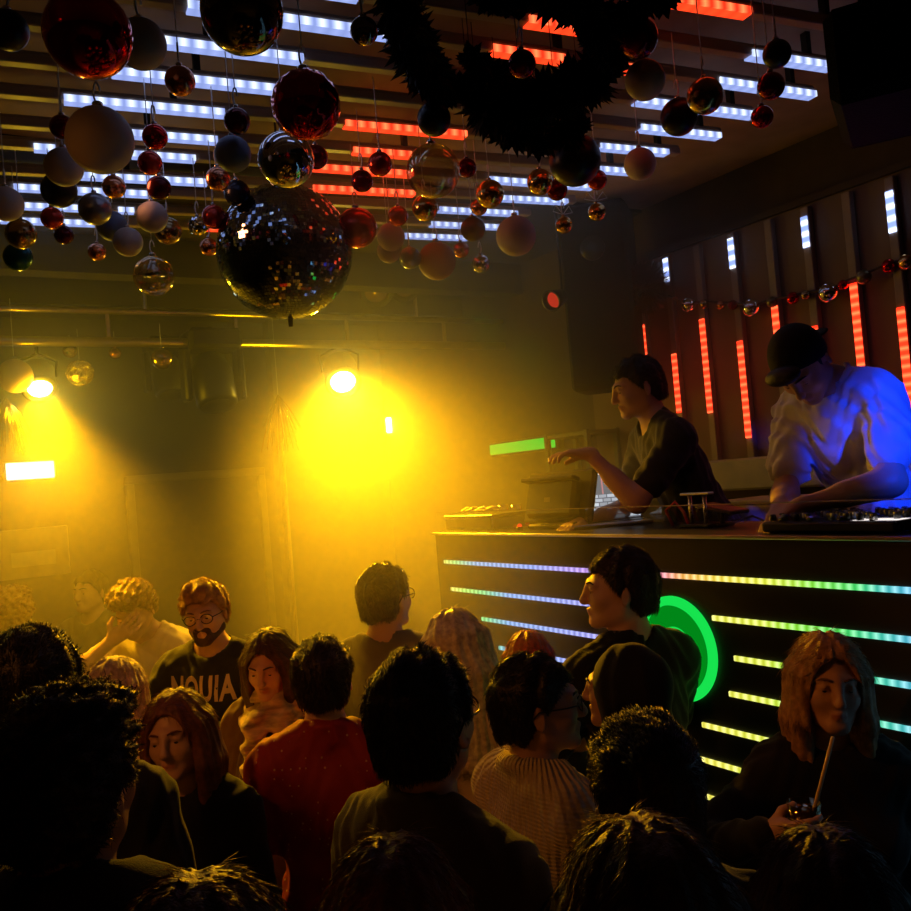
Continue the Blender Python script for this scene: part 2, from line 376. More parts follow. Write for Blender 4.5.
def facet_sphere(R, nlat, gap=.06, jit=.0):
    mb = MB()
    for i in range(nlat):
        t0 = -PI / 2 + PI * i / nlat; t1 = -PI / 2 + PI * (i + 1) / nlat; tm = (t0 + t1) / 2
        n = max(4, int(round(2 * nlat * math.cos(tm))))
        for k in range(n):
            p0 = 2 * PI * k / n; p1 = 2 * PI * (k + 1) / n; dt = (t1 - t0) * gap; dp = (p1 - p0) * gap
            a, b_ = t0 + dt, t1 - dt; c, d = p0 + dp, p1 - dp
            nv = np.array([math.cos(tm) * math.cos((p0 + p1) / 2), math.cos(tm) * math.sin((p0 + p1) / 2), math.sin(tm)])
            j = rng.normal(0, jit, 3)
            vs = []
            for (t, p) in ((a, c), (a, d), (b_, d), (b_, c)):
                q = R * np.array([math.cos(t) * math.cos(p), math.cos(t) * math.sin(p), math.sin(t)])
                q = q + nv * float(np.dot(q - nv * R, j)) * 1.0
                vs.append(q)
            mb.add(vs, [(0, 1, 2, 3)])
    return mb
SPH = {}
def bauble(px, py, r, kind, label, z=3.1, style='plain', loop=True, name='bauble', cat='bauble', group='baubles hanging from the ceiling', d=None, cordtop=None):
    p = onz(px, py, z) if d is None else at(px, py, d)
    dep = float(np.dot(p - np.array([0, 0, HC]), -RW[:, 2])); R = r * dep / F
    mk = M_clear if kind == 'clear' else bmat(kind)
    if style == 'facet':
        o = facet_sphere(R, 14, .06, .2).build(name, mk)
        MB().sphere((0, 0, 0), R * .96, 24, 14).build('core', bmat('black'), o, True)
    elif style == 'dimple':
        n, m = 40, 22; mb = MB().sphere((0, 0, 0), R, n, m)
        o = mb.build(name, mk, None, True)
        v = np.array([x.co[:] for x in o.data.vertices]); th = np.arctan2(v[:, 1], v[:, 0]); ph = np.arcsin(np.clip(v[:, 2] / R, -1, 1))
        s_ = 1 + .035 * np.sin(9 * th + 5 * ph) * np.sin(9 * ph)
        o.data.vertices.foreach_set('co', (v * s_[:, None]).ravel())
    else:
        o = MB().sphere((0, 0, 0), R, 32, 18).build(name, mk, None, True)
    o.location = p; o.rotation_euler = (random.uniform(-.2, .2), random.uniform(-.2, .2), random.uniform(0, 6))
    tag(o, label, cat, group)
    o.rotation_euler = (0, 0, random.uniform(0, 6))
    cw = max(.008, R * .16)
    co_ = MB().lathe([(cw, R * .97), (cw, R * 1.0 + cw * .8), (cw * .85, R + cw), (0, R + cw)], n=14).build('cap', M_cap, o, True)
    top = (ZS - p[2]) if cordtop is None else cordtop - p[2]
    z0 = R + cw; lw = max(.012, R * .22); lh = .05
    pts = []
    if loop:
        for i in range(10):
            t = -PI / 2 + 2 * PI * i / 12; pts.append((lw * .5 * math.cos(t), 0, z0 + lh / 2 + lh / 2 * math.sin(t)))
    g = MB()
    if pts and top > z0 + lh: g.tube(pts, .0026, 5)
    if top > z0 + .02: g.tube([(0, 0, z0 + (lh if loop and top > z0 + lh else 0)), (0, 0, max(top, z0 + .01))], .0016, 5)
    if g.v: g.build('cord', M_cord, co_, True)
    if style == 'cone':
        MB().lathe([(R * .5, -R * .05), (R * .30, R * .35), (R * .1, R * .92), (0, R * .95)], n=20).build('inner_cone', mat('silver foil', (.6, .6, .6), .25, 1), o, True)
    if style == 'bow':
        q = MB(); q.tube([(0, 0, z0), (.03, 0, z0 + .035), (.045, 0, z0 + .01), (0, 0, z0)], .002, 5); q.tube([(0, 0, z0), (-.03, 0, z0 + .035), (-.045, 0, z0 + .01), (0, 0, z0)], .002, 5); q.build('bow', M_cord, o, True)
    return o
BL = [
 (88, 34, 43, 'redmirror', 'Largest dark red mirror bauble, at the upper left beside a white one', 2.98),
 (141, 44, 25, 'white', 'Dusty white matt bauble half behind the largest dark red mirror bauble', 3.12),
 (242, 12, 41, 'darkchrome', 'Big iridescent dark glass bauble cut by the top edge', 3.0),
 (180, 81, 15, 'copper', 'Small glossy copper bauble hanging on a loop between two big ones', 3.12),
 (100, 140, 33, 'white', 'Largest matt white bauble, in front of the lit strips', 3.02),
 (64, 167, 19, 'white', 'Medium matt white bauble tucked below left of the largest white one', 3.12),
 (62, 127, 12, 'darkred', 'Dark red bauble left of the largest white bauble', 3.2),
 (59, 190, 17.5, 'black', 'Black bauble below the medium white bauble', 3.17),
 (6, 204, 17, 'white', 'Matt white bauble cut by the left edge of the picture', 3.1),
 (155, 137, 12.5, 'redmirror', 'Shiny red mirror bauble with a white loop, topmost of three in a string', 3.16),
 (150, 163, 12, 'red', 'Satin red bauble, middle one of the string of three', 3.14),
 (159, 188, 12, 'maroon', 'Dark maroon bauble, lowest of the string of three', 3.12),
 (114, 187, 11.5, 'copper', 'Brushed copper bauble just below the largest white bauble', 3.2),
 (95, 209, 16, 'grey', 'Steel grey satin bauble overlapping a paler grey one', 3.08),
 (112, 226, 15, 'bluegrey', 'Blue grey bauble behind the steel grey satin one', 3.14),
 (152, 217, 15.5, 'white', 'White matt bauble beside an olive gold one', 3.08),
 (128, 242, 14.5, 'white', 'Lowest white matt bauble of the left cluster, above the clear glass ball', 3.06),
 (168, 231, 13.5, 'dgold', 'Olive gold bauble half behind a white one', 3.14),
 (52, 218, 11, 'red', 'Coppery red bauble hanging under the black one at left', 3.15),
 (64, 235, 9.5, 'maroon', 'Small maroon bauble under the coppery red one', 3.18),
 (21, 234, 15, 'dgold', 'Dull gold bauble above a teal one at the far left', 3.1),
 (18, 257, 14, 'teal', 'Dark teal bauble, lowest at the far left', 3.06),
 (97, 252, 8.8, 'copper', 'Small orange copper bauble on a long white loop', 3.14),
 (237, 121, 13, 'maroon', 'Nearly black red bauble on a loop above the blue grey one', 3.14),
 (233, 154, 18, 'bluegrey', 'Matt slate blue bauble left of the silver mirror one', 3.08),
 (218, 179, 12, 'copper', 'Rose gold bauble with a lit rim just under the slate blue one', 3.1),
 (237, 193, 13, 'navy', 'Navy bauble peeping out behind the disco ball', 3.17),
 (214, 217, 12, 'red', 'Brick red bauble at the left flank of the disco ball', 3.12),
 (209, 247, 9, 'copper', 'Coppery bauble, lowest at the left flank of the disco ball', 3.1),
 (286, 160, 28, 'chrome', 'Large silver mirror bauble resting in view right above the disco ball', 3.05),
 (364, 31, 14, 'darkchrome', 'Small dark chrome bauble with white rings near the top edge', 3.1),
 (316, 157, 12, 'darkred', 'Dark red bauble half behind the large silver mirror one', 3.2),
 (380, 164, 12, 'red', 'Red satin bauble in front of the red lit strips, upper of two', 3.12),
 (362, 181, 11, 'darkred', 'Dark red bauble in front of the red lit strips, lower of two', 3.15),
 (425, 208, 13, 'gold', 'Gold mirror bauble right under the large clear one', 3.1),
 (398, 216, 10, 'red', 'Orange red bauble above two frosted white ones', 3.14),
 (391, 237, 14, 'frost', 'Frosted bauble under the orange red one, upper of a pair', 3.12),
 (389, 251, 12, 'frost', 'Frosted bauble, lower of the pair beside the disco ball', 3.08),
 (410, 258, 11, 'grey', 'Small grey chrome bauble with a white loop above the round lamps', 3.06),
 (437, 261, 19, 'frost', 'Wide frosted amber bauble above the truss', 3.05),
 (461, 250, 8, 'copper', 'Tiny copper bauble beside the wide frosted amber one', 3.12),
 (473, 229, 12.5, 'olive', 'Olive grey bauble hanging over a tiny silver one', 3.14),
 (481, 264, 9, 'chrome', 'Tiny silver bauble, lowest in the middle of the ceiling', 3.02),
 (490, 194, 14, 'gold', 'Gold and copper mirror bauble in front of a white lit strip', 3.12),
 (479, 207, 8.5, 'copper', 'Tiny copper bauble tucked under the gold and copper mirror one', 3.14),
 (516, 236, 20, 'white', 'Large creamy white bauble, lowest right of the middle', 3.04),
 (540, 182, 13, 'gold', 'Gold bauble just below the black bough', 3.12),
 (557, 190, 10.5, 'darkred', 'Dark red bauble touching the gold one below the black bough', 3.12),
 (575, 160, 26, 'black', 'Big black green bauble under the black bough', 3.1),
 (597, 180, 10, 'red', 'Small coral red bauble right of the big black green one', 3.14),
 (640, 164, 16, 'white', 'Lone white matt bauble in front of two white lit strips at right', 3.12),
 (645, 80, 20, 'orangewhite', 'Orange tinted matt bauble near the red lit stretch', 3.1),
 (638, 38, 20, 'darkred', 'Glossy black red bauble above the orange tinted one', 3.16),
 (705, 96, 18, 'dgold', 'Gold and brown mirror bauble at upper right', 3.08),
 (679, 117, 18.5, 'black', 'Black bauble left of the gold and brown mirror one', 3.14),
 (777, 54, 14, 'black', 'Black bauble, top one of three beside the loudspeaker', 3.12),
 (771, 86, 13.5, 'darkred', 'Dark red bauble, middle one of three beside the loudspeaker', 3.08),
 (762, 117, 11, 'redmirror', 'Bright red bauble, lowest of three beside the loudspeaker', 3.06),
 (434, 119, 17, 'black', 'Black bauble left under the black bough above the clear one', 3.1),
 (467, 168, 9.5, 'darkred', 'Tiny dark red bauble right of the large clear one', 3.16),
 (522, 64, 14, 'darkred', 'Dark red bauble hanging in the black bough before a red lit strip', 3.12),
 (8, 30, 20, 'black', 'Black bauble in the upper left corner of the picture', 3.12),
]
for t in BL:
    bauble(*t[:4], t[4], z=t[5])
bauble(154, 276, 20, 'clear', 'Clear glass ball with a silver cone inside, lowest of the left cluster', 3.0, 'cone')
bauble(433, 171, 27, 'clear', 'Large clear bauble with gold flecks below the red lit strips', 3.06, 'plain')
bauble(357, 228, 20, 'red', 'Red glass bauble with a bright ring at the right of the disco ball', 3.08)
bauble(198, 226, 9.5, 'chrome', 'Tiny faceted mirror bauble left of the brick red one', 3.14, 'facet')
bauble(306, 105, 34, 'redmirror', 'Big red faceted bauble hanging above the silver mirror one', 3.02, 'dimple')
bauble(564, 225, 8.5, 'gold', 'Small gold bauble with a white bow, lower of two', 3.06, 'bow')
bauble(597, 212, 9, 'gold', 'Small gold bauble with a white bow, upper of two', 3.1, 'bow')
g2 = 'baubles hanging from the lighting truss'
bauble(70, 351, 7, 'gold', 'Small bauble under the truss, above the wire ball', 3, d=4.9, group=g2, cordtop=3.07, loop=False)
bauble(115, 353, 6, 'copper', 'Tiny copper bauble under the truss right of the wire ball', 3, d=4.9, group=g2, cordtop=3.07, loop=False)
bauble(162, 359, 10.5, 'dgold', 'Dull gold bauble hanging from the truss on its own', 3, d=4.8, group=g2, cordtop=3.07, loop=False)
bauble(15, 376, 17, 'orangewhite', 'Yellow lit paper ball hanging left of the left spotlight', 3, d=4.5, group=g2, cordtop=3.2, loop=False)

# wire ball
p = at(80, 373, 4.75); R = 13 * 4.75 / F
w = MB()
for k in range(26):
    nn = rng.normal(size=3); sx, uy, _ = frame_from(nn)
    w.tube([R * (math.cos(t) * sx + math.sin(t) * uy) for t in np.linspace(0, 2 * PI, 25)[:-1]], .0016, 4, closed=True)
wo = w.build('wire_ball', mat('gold wire', (.9, .7, .25), .25, 1), None, True); wo.location = p; tag(wo, 'Sparkling gold wire ball right of the left spotlight', 'wire ball')
MB().tube([(0, 0, R), (0, 0, 3.07 - p[2])], .001, 4).build('cord', M_cord, wo)

# disco ball
p = onz(285, 252, 3.0); dep = float(np.dot(p - np.array([0, 0, HC]), -RW[:, 2])); R = 67 * dep / F
M_tile = mat('mirror tile', (.34, .40, .46), .03, 1, var=.02)
do = empty('disco_ball', tuple(p)); do.rotation_euler = (0, 0, .3)
tag(do, 'Large mirrored disco ball hanging among the baubles', 'disco ball')
facet_sphere(R, 58, .05, .035).build('mirror_tiles', M_tile, do)
MB().sphere((0, 0, 0), R * .985, 48, 28).build('core', mat('disco ball core', (.02, .02, .022), .5), do, True)
MB().lathe([(.03, R - .004), (.03, R + .02), (.012, R + .03), (.012, R + .05), (0, R + .05)], n=16).build('mount', M_cap, do, True)
MB().tube([(0, 0, R + .04), (0, 0, ZC - p[2] - .005)], .004, 6).build('hanging_rod', M_cdark, do)
MB().lathe([(0, -R - .03), (.008, -R - .03), (.01, -R + .003)], n=10).build('pin', mat('black pin', (.01, .01, .01), .5), do, True)

# black boughs
M_bough = mat('black bough needles', (.006, .007, .006), .7)
def bough(pix, rad, label, z=3.15, n=1500, zz=None):
    P_ = [onz(x, y, z if zz is None else zz[i]) for i, (x, y) in enumerate(pix)]
    c = P_[0]; pts = [q - c for q in P_]
    t = MB()
    # dense twigs round a stem
    seg = [np.linalg.norm(pts[i + 1] - pts[i]) for i in range(len(pts) - 1)]; tot = sum(seg)
    st = MB(); st.tube(pts, .012, 6)
    for k in range(n):
        s_ = rng.uniform(0, tot); i = 0
        while i < len(seg) - 1 and s_ > seg[i]: s_ -= seg[i]; i += 1
        q = pts[i] + (pts[i + 1] - pts[i]) * min(1, s_ / seg[i]); d = rng.normal(size=3); d /= np.linalg.norm(d)
        L_ = rad * rng.uniform(.5, 1.05) * (.72 + .34 * math.sin(23 * (i + s_ * 3) + 2 * d[2])); e = q + d * L_; sx, uy, _ = frame_from(d); wd = .016
        m1 = q + d * L_ * .55
        t.add([q - sx * wd * .5, q + sx * wd * .5, m1 + sx * wd, e, m1 - sx * wd, m1 + uy * wd * .6], [(0, 1, 2, 5), (0, 5, 4), (5, 2, 3), (4, 5, 3)])
    o = t.build('black_bough', M_bough); o.location = c; tag(o, label, 'artificial bough', 'black boughs under the ceiling')
    st.build('stem', M_cdark, o, True)
    for q in pts[::2]: MB().tube([q, q + np.array([0, 0, ZS - c[2] - q[2]])], .0015, 4).build('hanging_wire', M_cdark, o)
    return o
bough([(395, -25), (405, 30), (430, 85)], .088, 'Ragged black bough at the left of the dark cluster near the top edge', z=3.2, n=1600)
bough([(478, 105), (510, 112), (555, 96), (605, 75)], .10, 'Widest black bough in the middle of the dark cluster', z=3.16, n=2600)
bough([(500, 130), (545, 140), (582, 128)], .075, 'Lowest black bough just above the big black green bauble', z=3.12, n=1800)
bough([(545, -10), (590, 14), (615, 55)], .075, 'Black bough reaching down from the top edge beside the red lit strips', z=3.18, n=1900)
bough([(415, 45), (446, 92), (468, 88)], .07, 'Short black bough joining the left one to the middle one', z=3.2, n=1400)
bough([(478, -12), (505, 2), (520, 8)], .05, 'Small black bough at the top edge between the red lit stretches', z=3.2, n=1000)
bough([(470, 60), (500, 78), (520, 82)], .052, 'Thin black bough below the red lit stretches', z=3.2, n=900)

bough([(615, 22), (640, 8), (668, -12)], .06, 'Black bough at the top edge right of the red lit strips', z=3.2, n=1000)
# ---------------------------------------------------------------- lighting truss and lamps
M_truss = mat('brass coloured pipe', (.55, .45, .25), .3, 1)
pa = ony(0, 308, 5.0); pb = ony(0, 341, 5.0)
t = empty('lighting_truss', (0, 5.0, 0)); tag(t, 'Long horizontal lighting truss of two pipes below the ceiling', 'lighting truss')
MB().tube([(-2.9, 0, pa[2]), (XW - .03, 0, pa[2])], .018, 12).build('pipe', M_truss, t, True)
MB().tube([(-2.9, 0, pb[2]), (XW - .03, 0, pb[2])], .026, 12).build('pipe', M_truss, t, True)
for k in range(9):
    x = -2.5 + k * .7
    MB().box((x, 0, (pa[2] + pb[2]) / 2), (.018, .018, pa[2] - pb[2])).build('brace', M_truss, t)
MB().tube([(-1, 0, pa[2]), (-1, 0, ZC - .02)], .012, 8).build('hanger', M_truss, t)
MB().tube([(1.2, 0, pa[2]), (1.2, 0, ZC - .02)], .012, 8).build('hanger', M_truss, t)
MB().tube([(2.9, 0, pa[2]), (2.9, 0, ZC - .02)], .012, 8).build('hanger', M_truss, t)
M_black = mat('black lamp housing', (.015, .015, .015), .4)
def lamp(px, py, Y, target, label, lens_s, power, col, size, lensr=.045, blend=.8, group='yellow spotlights on the truss', lit=True):
    p = ony(px, py, Y); tv = np.array(target, float) - p; tv /= np.linalg.norm(tv)
    e = empty('spotlight', tuple(p)); tag(e, label, 'spotlight', group)
    r_ = lensr * 1.35; g = MB(); L_ = lensr * 3.2
    g.lathe([(0, -L_), (r_ * .7, -L_), (r_, -L_ * .75), (r_, -.01), (r_ * 1.08, -.008), (r_ * 1.08, .006), (lensr, .006), (lensr * .98, -.01), (0, -.012)], (0, 0, 0), tv, 28)
    hs_ = g.build('housing', M_black, e, True)
    MB().lathe([(lensr * .97, -.006), (0, .002)], (0, 0, 0), tv, 28).build('lens', emat('%s lens' % ('yellow' if lit else 'dim amber'), (1, .8, .25), lens_s) if lit else mat('unlit amber lens', (.5, .3, .1), .15, .6), hs_, True)
    yk = MB(); sx = np.cross(tv, (0, 0, 1)); sx /= np.linalg.norm(sx); c = -tv * L_ * .5
    yk.tube([c + sx * r_ * 1.05, c + sx * r_ * 1.15 + np.array([0, 0, r_]), c + np.array([0, 0, r_ * 1.5]), c - sx * r_ * 1.15 + np.array([0, 0, r_]), c - sx * r_ * 1.05], .008, 6)
    yk.tube([c + np.array([0, 0, r_ * 1.5]), (c[0], c[1], max(r_ * 1.6, pb[2] - p[2]))], .01, 6)
    yk.build('yoke', M_black, e, True)
    if power:
        ld = bpy.data.lights.new('spot_beam', 'SPOT'); ld.energy = power; ld.color = col; ld.spot_size = math.radians(size); ld.spot_blend = blend; ld.shadow_soft_size = lensr
        lo = bpy.data.objects.new('spot_beam', ld); COL.objects.link(lo)
        pos = p + tv * .03; lo.location = pos
        lo.rotation_euler = Vector(tv).to_track_quat('-Z', 'Y').to_euler()
        pd = bpy.data.lights.new('lens_spill', 'POINT'); pd.energy = power * SPILL; pd.color = (1, .60, .003); pd.shadow_soft_size = lensr; po = bpy.data.objects.new('lens_spill', pd); COL.objects.link(po); po.location = p + tv * (lensr + .05)
    return e
YEL = (1.0, .44, .003)
lamp(40, 389, 5.0, at(95, 760, 3.3), 'Left yellow spotlight, shining through haze beside the paper ball', 40, L1P, YEL, 62, .06, 1.0)
lamp(343, 382, 5.0, at(425, 720, 3.5), 'Right yellow spotlight, the brightest lamp, shining through haze', 60, L2P, YEL, 80, .078, 1.0)
lamp(376, 293, 4.95, (1.2, 2.0, .5), 'Unlit round stage lamp above the truss, left one of a pair', 0, 0, YEL, 10, .072, group='unlit round stage lamps', lit=False)
lamp(405, 288, 4.95, (1.5, 2.0, .5), 'Unlit round stage lamp above the truss, right one of a pair', 0, 0, YEL, 10, .068, group='unlit round stage lamps', lit=False)
# small bright lamp on the far wall corner
q = ony(390, 425, YB - .15); e = empty('wall_lamp', tuple(q)); tag(e, 'Small bright white lamp in the haze right of the right spotlight', 'wall lamp')
MB().box((0, .06, 0), (.09, .06, .16), .01).build('housing', M_black, e); MB().box((0, .02, 0), (.05, .02, .13), .008).build('lens', emat('small lamp lens', (1, .9, .6), 12), e)
# moving head fixtures hanging dark in the haze
def moving_head(px, py, Y, s, label):
    p = ony(px, py, Y); e = empty('moving_head_light', tuple(p)); tag(e, label, 'stage light', 'dark moving head lights')
    MB().box((0, 0, .17 * s), (.26 * s, .22 * s, .10 * s), .02).build('base', M_black, e)
    for sx in (-1, 1): MB().box((sx * .135 * s, 0, .0), (.035 * s, .1 * s, .26 * s), .012).build('arm', M_black, e)
    MB().lathe([(0, .14 * s), (.07 * s, .13 * s), (.1 * s, .05 * s), (.1 * s, -.12 * s), (.085 * s, -.14 * s), (.07 * s, -.13 * s), (0, -.125 * s)], (0, 0, -.03 * s), (0, .35, 1), 28).build('head', M_black, e, True)
    MB().tube([(0, 0, .21 * s), (0, 0, max(.24 * s, pb[2] - p[2] + .02))], .015, 8).build('clamp', M_black, e)
moving_head(213, 375, 5.05, 1.15, 'Dark moving head light hanging left of the right spotlight')
moving_head(168, 372, 5.9, 1.0, 'Dim moving head light deeper in the haze, behind the single gold bauble')
# gold tinsel tassels
def tassel(px, py, d, L_, label, top):
    p = at(px, py, d); g = MB()
    for k in range(46):
        a = rng.uniform(0, 6.3); r_ = rng.uniform(.2, 1) * L_ * .38; z1 = -L_ * rng.uniform(.5, 1)
        g.tube([(0, 0, 0), (r_ * .5 * math.cos(a), r_ * .5 * math.sin(a), z1 * .4), (r_ * math.cos(a), r_ * math.sin(a), z1)], .0022, 3)
    o = g.build('tinsel_tassel', mat('gold tinsel', (.9, .72, .3), .25, 1), None, True); o.location = p; tag(o, label, 'tinsel tassel', 'tinsel tassels')
    MB().tube([(0, 0, 0), (0, 0, top - p[2])], .001, 4).build('cord', M_cord, o)
tassel(6, 398, 4.5, .30, 'Gold tinsel tassel under the paper ball at the left edge', 2.66)
tassel(278, 395, 4.9, .32, 'Gold tinsel tassel hanging above the thin floor stand', 3.07)
# thin stand
q = ony(288, 520, 6.0)
e = empty('light_stand', (q[0], 6.0, 0)); tag(e, 'Tall thin metal stand in the haze right of the dark door', 'stand')
MB().tube([(0, 0, .12), (0, 0, 2.5)], .012, 8).build('pole', M_truss, e, True)
for k in range(3):
    a = k * 2.1; MB().tube([(0, 0, .45), (.3 * math.cos(a), .3 * math.sin(a), .01)], .008, 6).build('leg', M_truss, e, True)
# exit light and notice board on the back wall
qa = ony(6, 469, YB - .08); qb = ony(54, 467, YB - .08); cx_ = (qa[0] + qb[0]) / 2; wz = abs(qb[0] - qa[0])
e = empty('exit_light', (float(cx_), YB - .05, float(qa[2]) - .02)); tag(e, 'Overexposed white exit light box on the far wall at left', 'exit light')
MB().box((0, .01, 0), (wz + .02, .07, .13), .01).build('housing', mat('white plastic', (.7, .7, .7), .4), e)
MB().box((0, -.03, 0), (wz, .012, .115), .004).build('lit_panel', emat('exit light panel', (.85, 1, .8), 2.6), e)
q = ony(30, 553, YB - .02)
nb_ = empty('notice_board', tuple(q)); tag(nb_, 'Pale notice board hanging on the far wall below the exit light', 'notice board')
MB().box((0, 0, 0), (.5, .03, .34), .005).build('board', mat('pale board', (.5, .45, .33), .7), nb_)
MB().box((.02, -.018, -.04), (.28, .004, .1)).build('paper', mat('paper', (.7, .68, .6), .8), nb_)

# ---------------------------------------------------------------- loudspeakers
def speaker(c, sz, rz, label, tilt=0, name='loudspeaker', hang=None):
    e = empty(name, tuple(c)); e.rotation_euler = (tilt, 0, rz); tag(e, label, 'loudspeaker', None)
    w_, d_, h_ = sz; MB().box((0, 0, 0), (w_, d_, h_), .02).build('cabinet', mat('black speaker cabinet', (.006, .006, .006), .7, 0, .1, bump=.4, bscale=150), e)
    gr_ = MB().box((0, -d_ / 2 - .006, 0), (w_ * .92, .012, h_ * .94), .004).build('grille', mat('black grille', (.008, .008, .008), .7, 0, .1, bump=.8, bscale=300), e)
    MB().lathe([(.02, 0), (w_ * .18, .0), (w_ * .18, .014), (.02, .018)], (0, -d_ / 2 - .012, h_ * .25), (0, -1, 0), 24).build('horn', mat('dark horn', (.01, .01, .01), .35), gr_, True)
    if hang: 
        g = MB(); g.tube([(-w_ * .3, 0, h_ / 2), (-w_ * .3, 0, hang)], .008, 6); g.tube([(w_ * .3, 0, h_ / 2), (w_ * .3, 0, hang)], .008, 6); g.build('bracket', M_cdark, e)
    return e
c = at(925, 62, 1.9); speaker(c, (.36, .34, .20), 2.1, 'Big black loudspeaker filling the upper right corner', hang=3.5 - c[2])
MB_ = MB(); q = c
c = at(603, 300, 4.85); speaker(c, (.36, .32, .98), -.9, 'Tall black loudspeaker hanging at the left end of the brown wall panel', hang=.7)
# red lit lamp next to that speaker
c = at(562, 296, 4.5); e = empty('red_lamp', tuple(c)); tag(e, 'Small lamp glowing red at the side of the hanging loudspeaker', 'lamp')
MB().lathe([(0, 0), (.035, 0), (.05, .08), (.055, .1), (.045, .1), (.03, .02), (0, .015)], (0, 0, 0), (-.8, -.2, -.3), 20).build('housing', M_black, e, True)
MB().lathe([(0, .07), (.042, .07), (0, .085)], (0, 0, 0), (-.8, -.2, -.3), 20).build('lens', emat('red lens', (1, .05, .02), .5), e, True)
MB().tube([(0, 0, 0), (.02, .02, .1), (.02, .02, 3.5 - c[2])], .006, 6).build('rod', M_black, e)

# green LED bar and frame on the side wall
ga = onx(491, 449, XW - .06); gb = onx(556, 443, XW - .06)
e = empty('green_led_bar', (XW - .04, float((ga[1] + gb[1]) / 2), float((ga[2] + gb[2]) / 2))); tag(e, 'Green LED bar on the wall behind the left DJ', 'led bar')
Lg = abs(ga[1] - gb[1])
MB().box((.005, 0, 0), (.06, Lg + .04, .10), .008).build('housing', M_black, e); MB().box((-.028, 0, 0), (.01, Lg, .07), .004).build('lit_front', emat('green bar light', (.0, .85, .04), .9), e)
ra_ = onx(572, 433, XW - .1); rb_ = onx(612, 500, XW - .1)
e = empty('equipment_shelf', (XW - .16, float((ra_[1] + rb_[1]) / 2), .84)); tag(e, 'Dim metal equipment shelf against the wall behind the left DJ', 'shelf')
hh = float(ra_[2]) - .84; wy = float(abs(ra_[1] - rb_[1])) + .06; M_sh = mat('grey green shelf metal', (.10, .11, .08), .5)
for sx in (-1, 1):
    for sy in (-1, 1): MB().box((sx * .11, sy * wy / 2, hh / 2), (.03, .035, hh), .004).build('upright', M_sh, e)
for k in range(4): MB().box((0, 0, .25 + k * (hh - .27) / 3), (.24, wy + .03, .025), .004).build('shelf_board', M_sh, e)

# wall ledge and box behind the DJs
la = onx(708, 462, XW - .2); 
MB().box((XW - .12, 2.0, float(la[2]) - .07), (.24, 3.2, .15), .01).build('wall_bench', mat('pale grey ledge', (.42, .38, .34), .6), origin=(XW - .12, 2.0, float(la[2]) - .07))
o = bpy.data.objects['wall_bench']; tag(o, 'Long pale ledge along the brown wall behind both DJs', 'ledge')
ba = onx(728, 503, XW - .5); 
zz = float(ba[2]); o = empty('storage_box', (XW - .45, float(onx(750, 520, XW - .6)[1]), .84)); tag(o, 'Pale square box standing below the ledge between the two DJs', 'box')
hb_ = zz - .84
MB().box((0, 0, hb_ / 2), (.3, .36, hb_), .012).build('body', mat('off white box', (.46, .41, .35), .6), o)
MB().box((0, 0, hb_ + .008), (.31, .37, .016), .006).build('lid', mat('off white box', (.46, .41, .35), .6), o)

# bauble garland on the wall, black tinsel ball at its end
M_gar = mat('dark garland cord', (.03, .02, .02), .6)
gl = [(689, 305, 7.5, 'chrome', 'Chrome'), (704, 304, 4.8, 'dgold', 'Small brown gold'), (721, 305, 4.8, 'copper', 'Small copper'), (733, 305, 5, 'darkred', 'Small dark red'), (752, 308, 9.5, 'chrome', 'Large chrome'),
      (772, 302, 5.6, 'olive', 'Olive'), (793, 298, 6.2, 'redmirror', 'Red mirror'), (806, 295, 5, 'dgold', 'Brown gold'), (829, 293, 10.5, 'chrome', 'Largest chrome'), (843, 285, 5.2, 'redmirror', 'Small red mirror'),
      (864, 277, 7.5, 'olive', 'Round olive'), (889, 266, 7.2, 'redmirror', 'Bigger red mirror'), (907, 262, 8.5, 'gold', 'Gold')]
nxt = ['at the left end', 'second from the left end', 'third from the left end', 'just left of the large chrome one', 'fifth from the left end', 'right of the large chrome one', 'above the head of the right DJ', 'left of the largest chrome one', 'right of centre', 'right of the largest chrome one', 'before the second nearest wall strip', 'between the olive and the gold ones', 'at the right edge of the picture']
gp = []
for (x, y, r_, k, nm), w_ in zip(gl, nxt):
    p = onx(x, y, XW - .10); gp.append(p)
    dep = float(np.dot(p - np.array([0, 0, HC]), -RW[:, 2])); R = r_ * dep / F
    o = MB().sphere((0, 0, 0), R, 24, 14).build('garland_bauble', bmat(k), None, True); o.location = p; tag(o, '%s bauble of the wall garland, %s' % (nm, w_), 'bauble', 'baubles of the garland on the brown wall')
gp2 = [onx(668, 296, XW - .16)] + [q + np.array([.0, 0, .012]) for q in gp] + [gp[-1] + np.array([0, -.5, .12])]
gc = MB().tube(gp2, .006, 6).build('garland_wire', M_gar, None, True); tag(gc, 'Dark cord of the garland strung along the brown wall', 'garland cord')
p = onx(645, 288, XW - .2); t_ = MB(); R = .155
for k in range(1700):
    d = rng.normal(size=3); d /= np.linalg.norm(d); q = d * R * rng.uniform(.2, .8); e_ = d * R * rng.uniform(.8, 1.05); sx, uy, _ = frame_from(d)
    t_.add([q - sx * .006, q + sx * .006, e_ + uy * .004], [(0, 1, 2)])
o = t_.build('tinsel_ball', mat('dark tinsel', (.03, .02, .015), .35, .6)); o.location = p; tag(o, 'Dark tinsel ball at the left end of the wall garland', 'tinsel ball')

# ---------------------------------------------------------------- gear on the booth
ZT = 1.862
def on_top(px, py, x): p = onx(px, py, x); return p
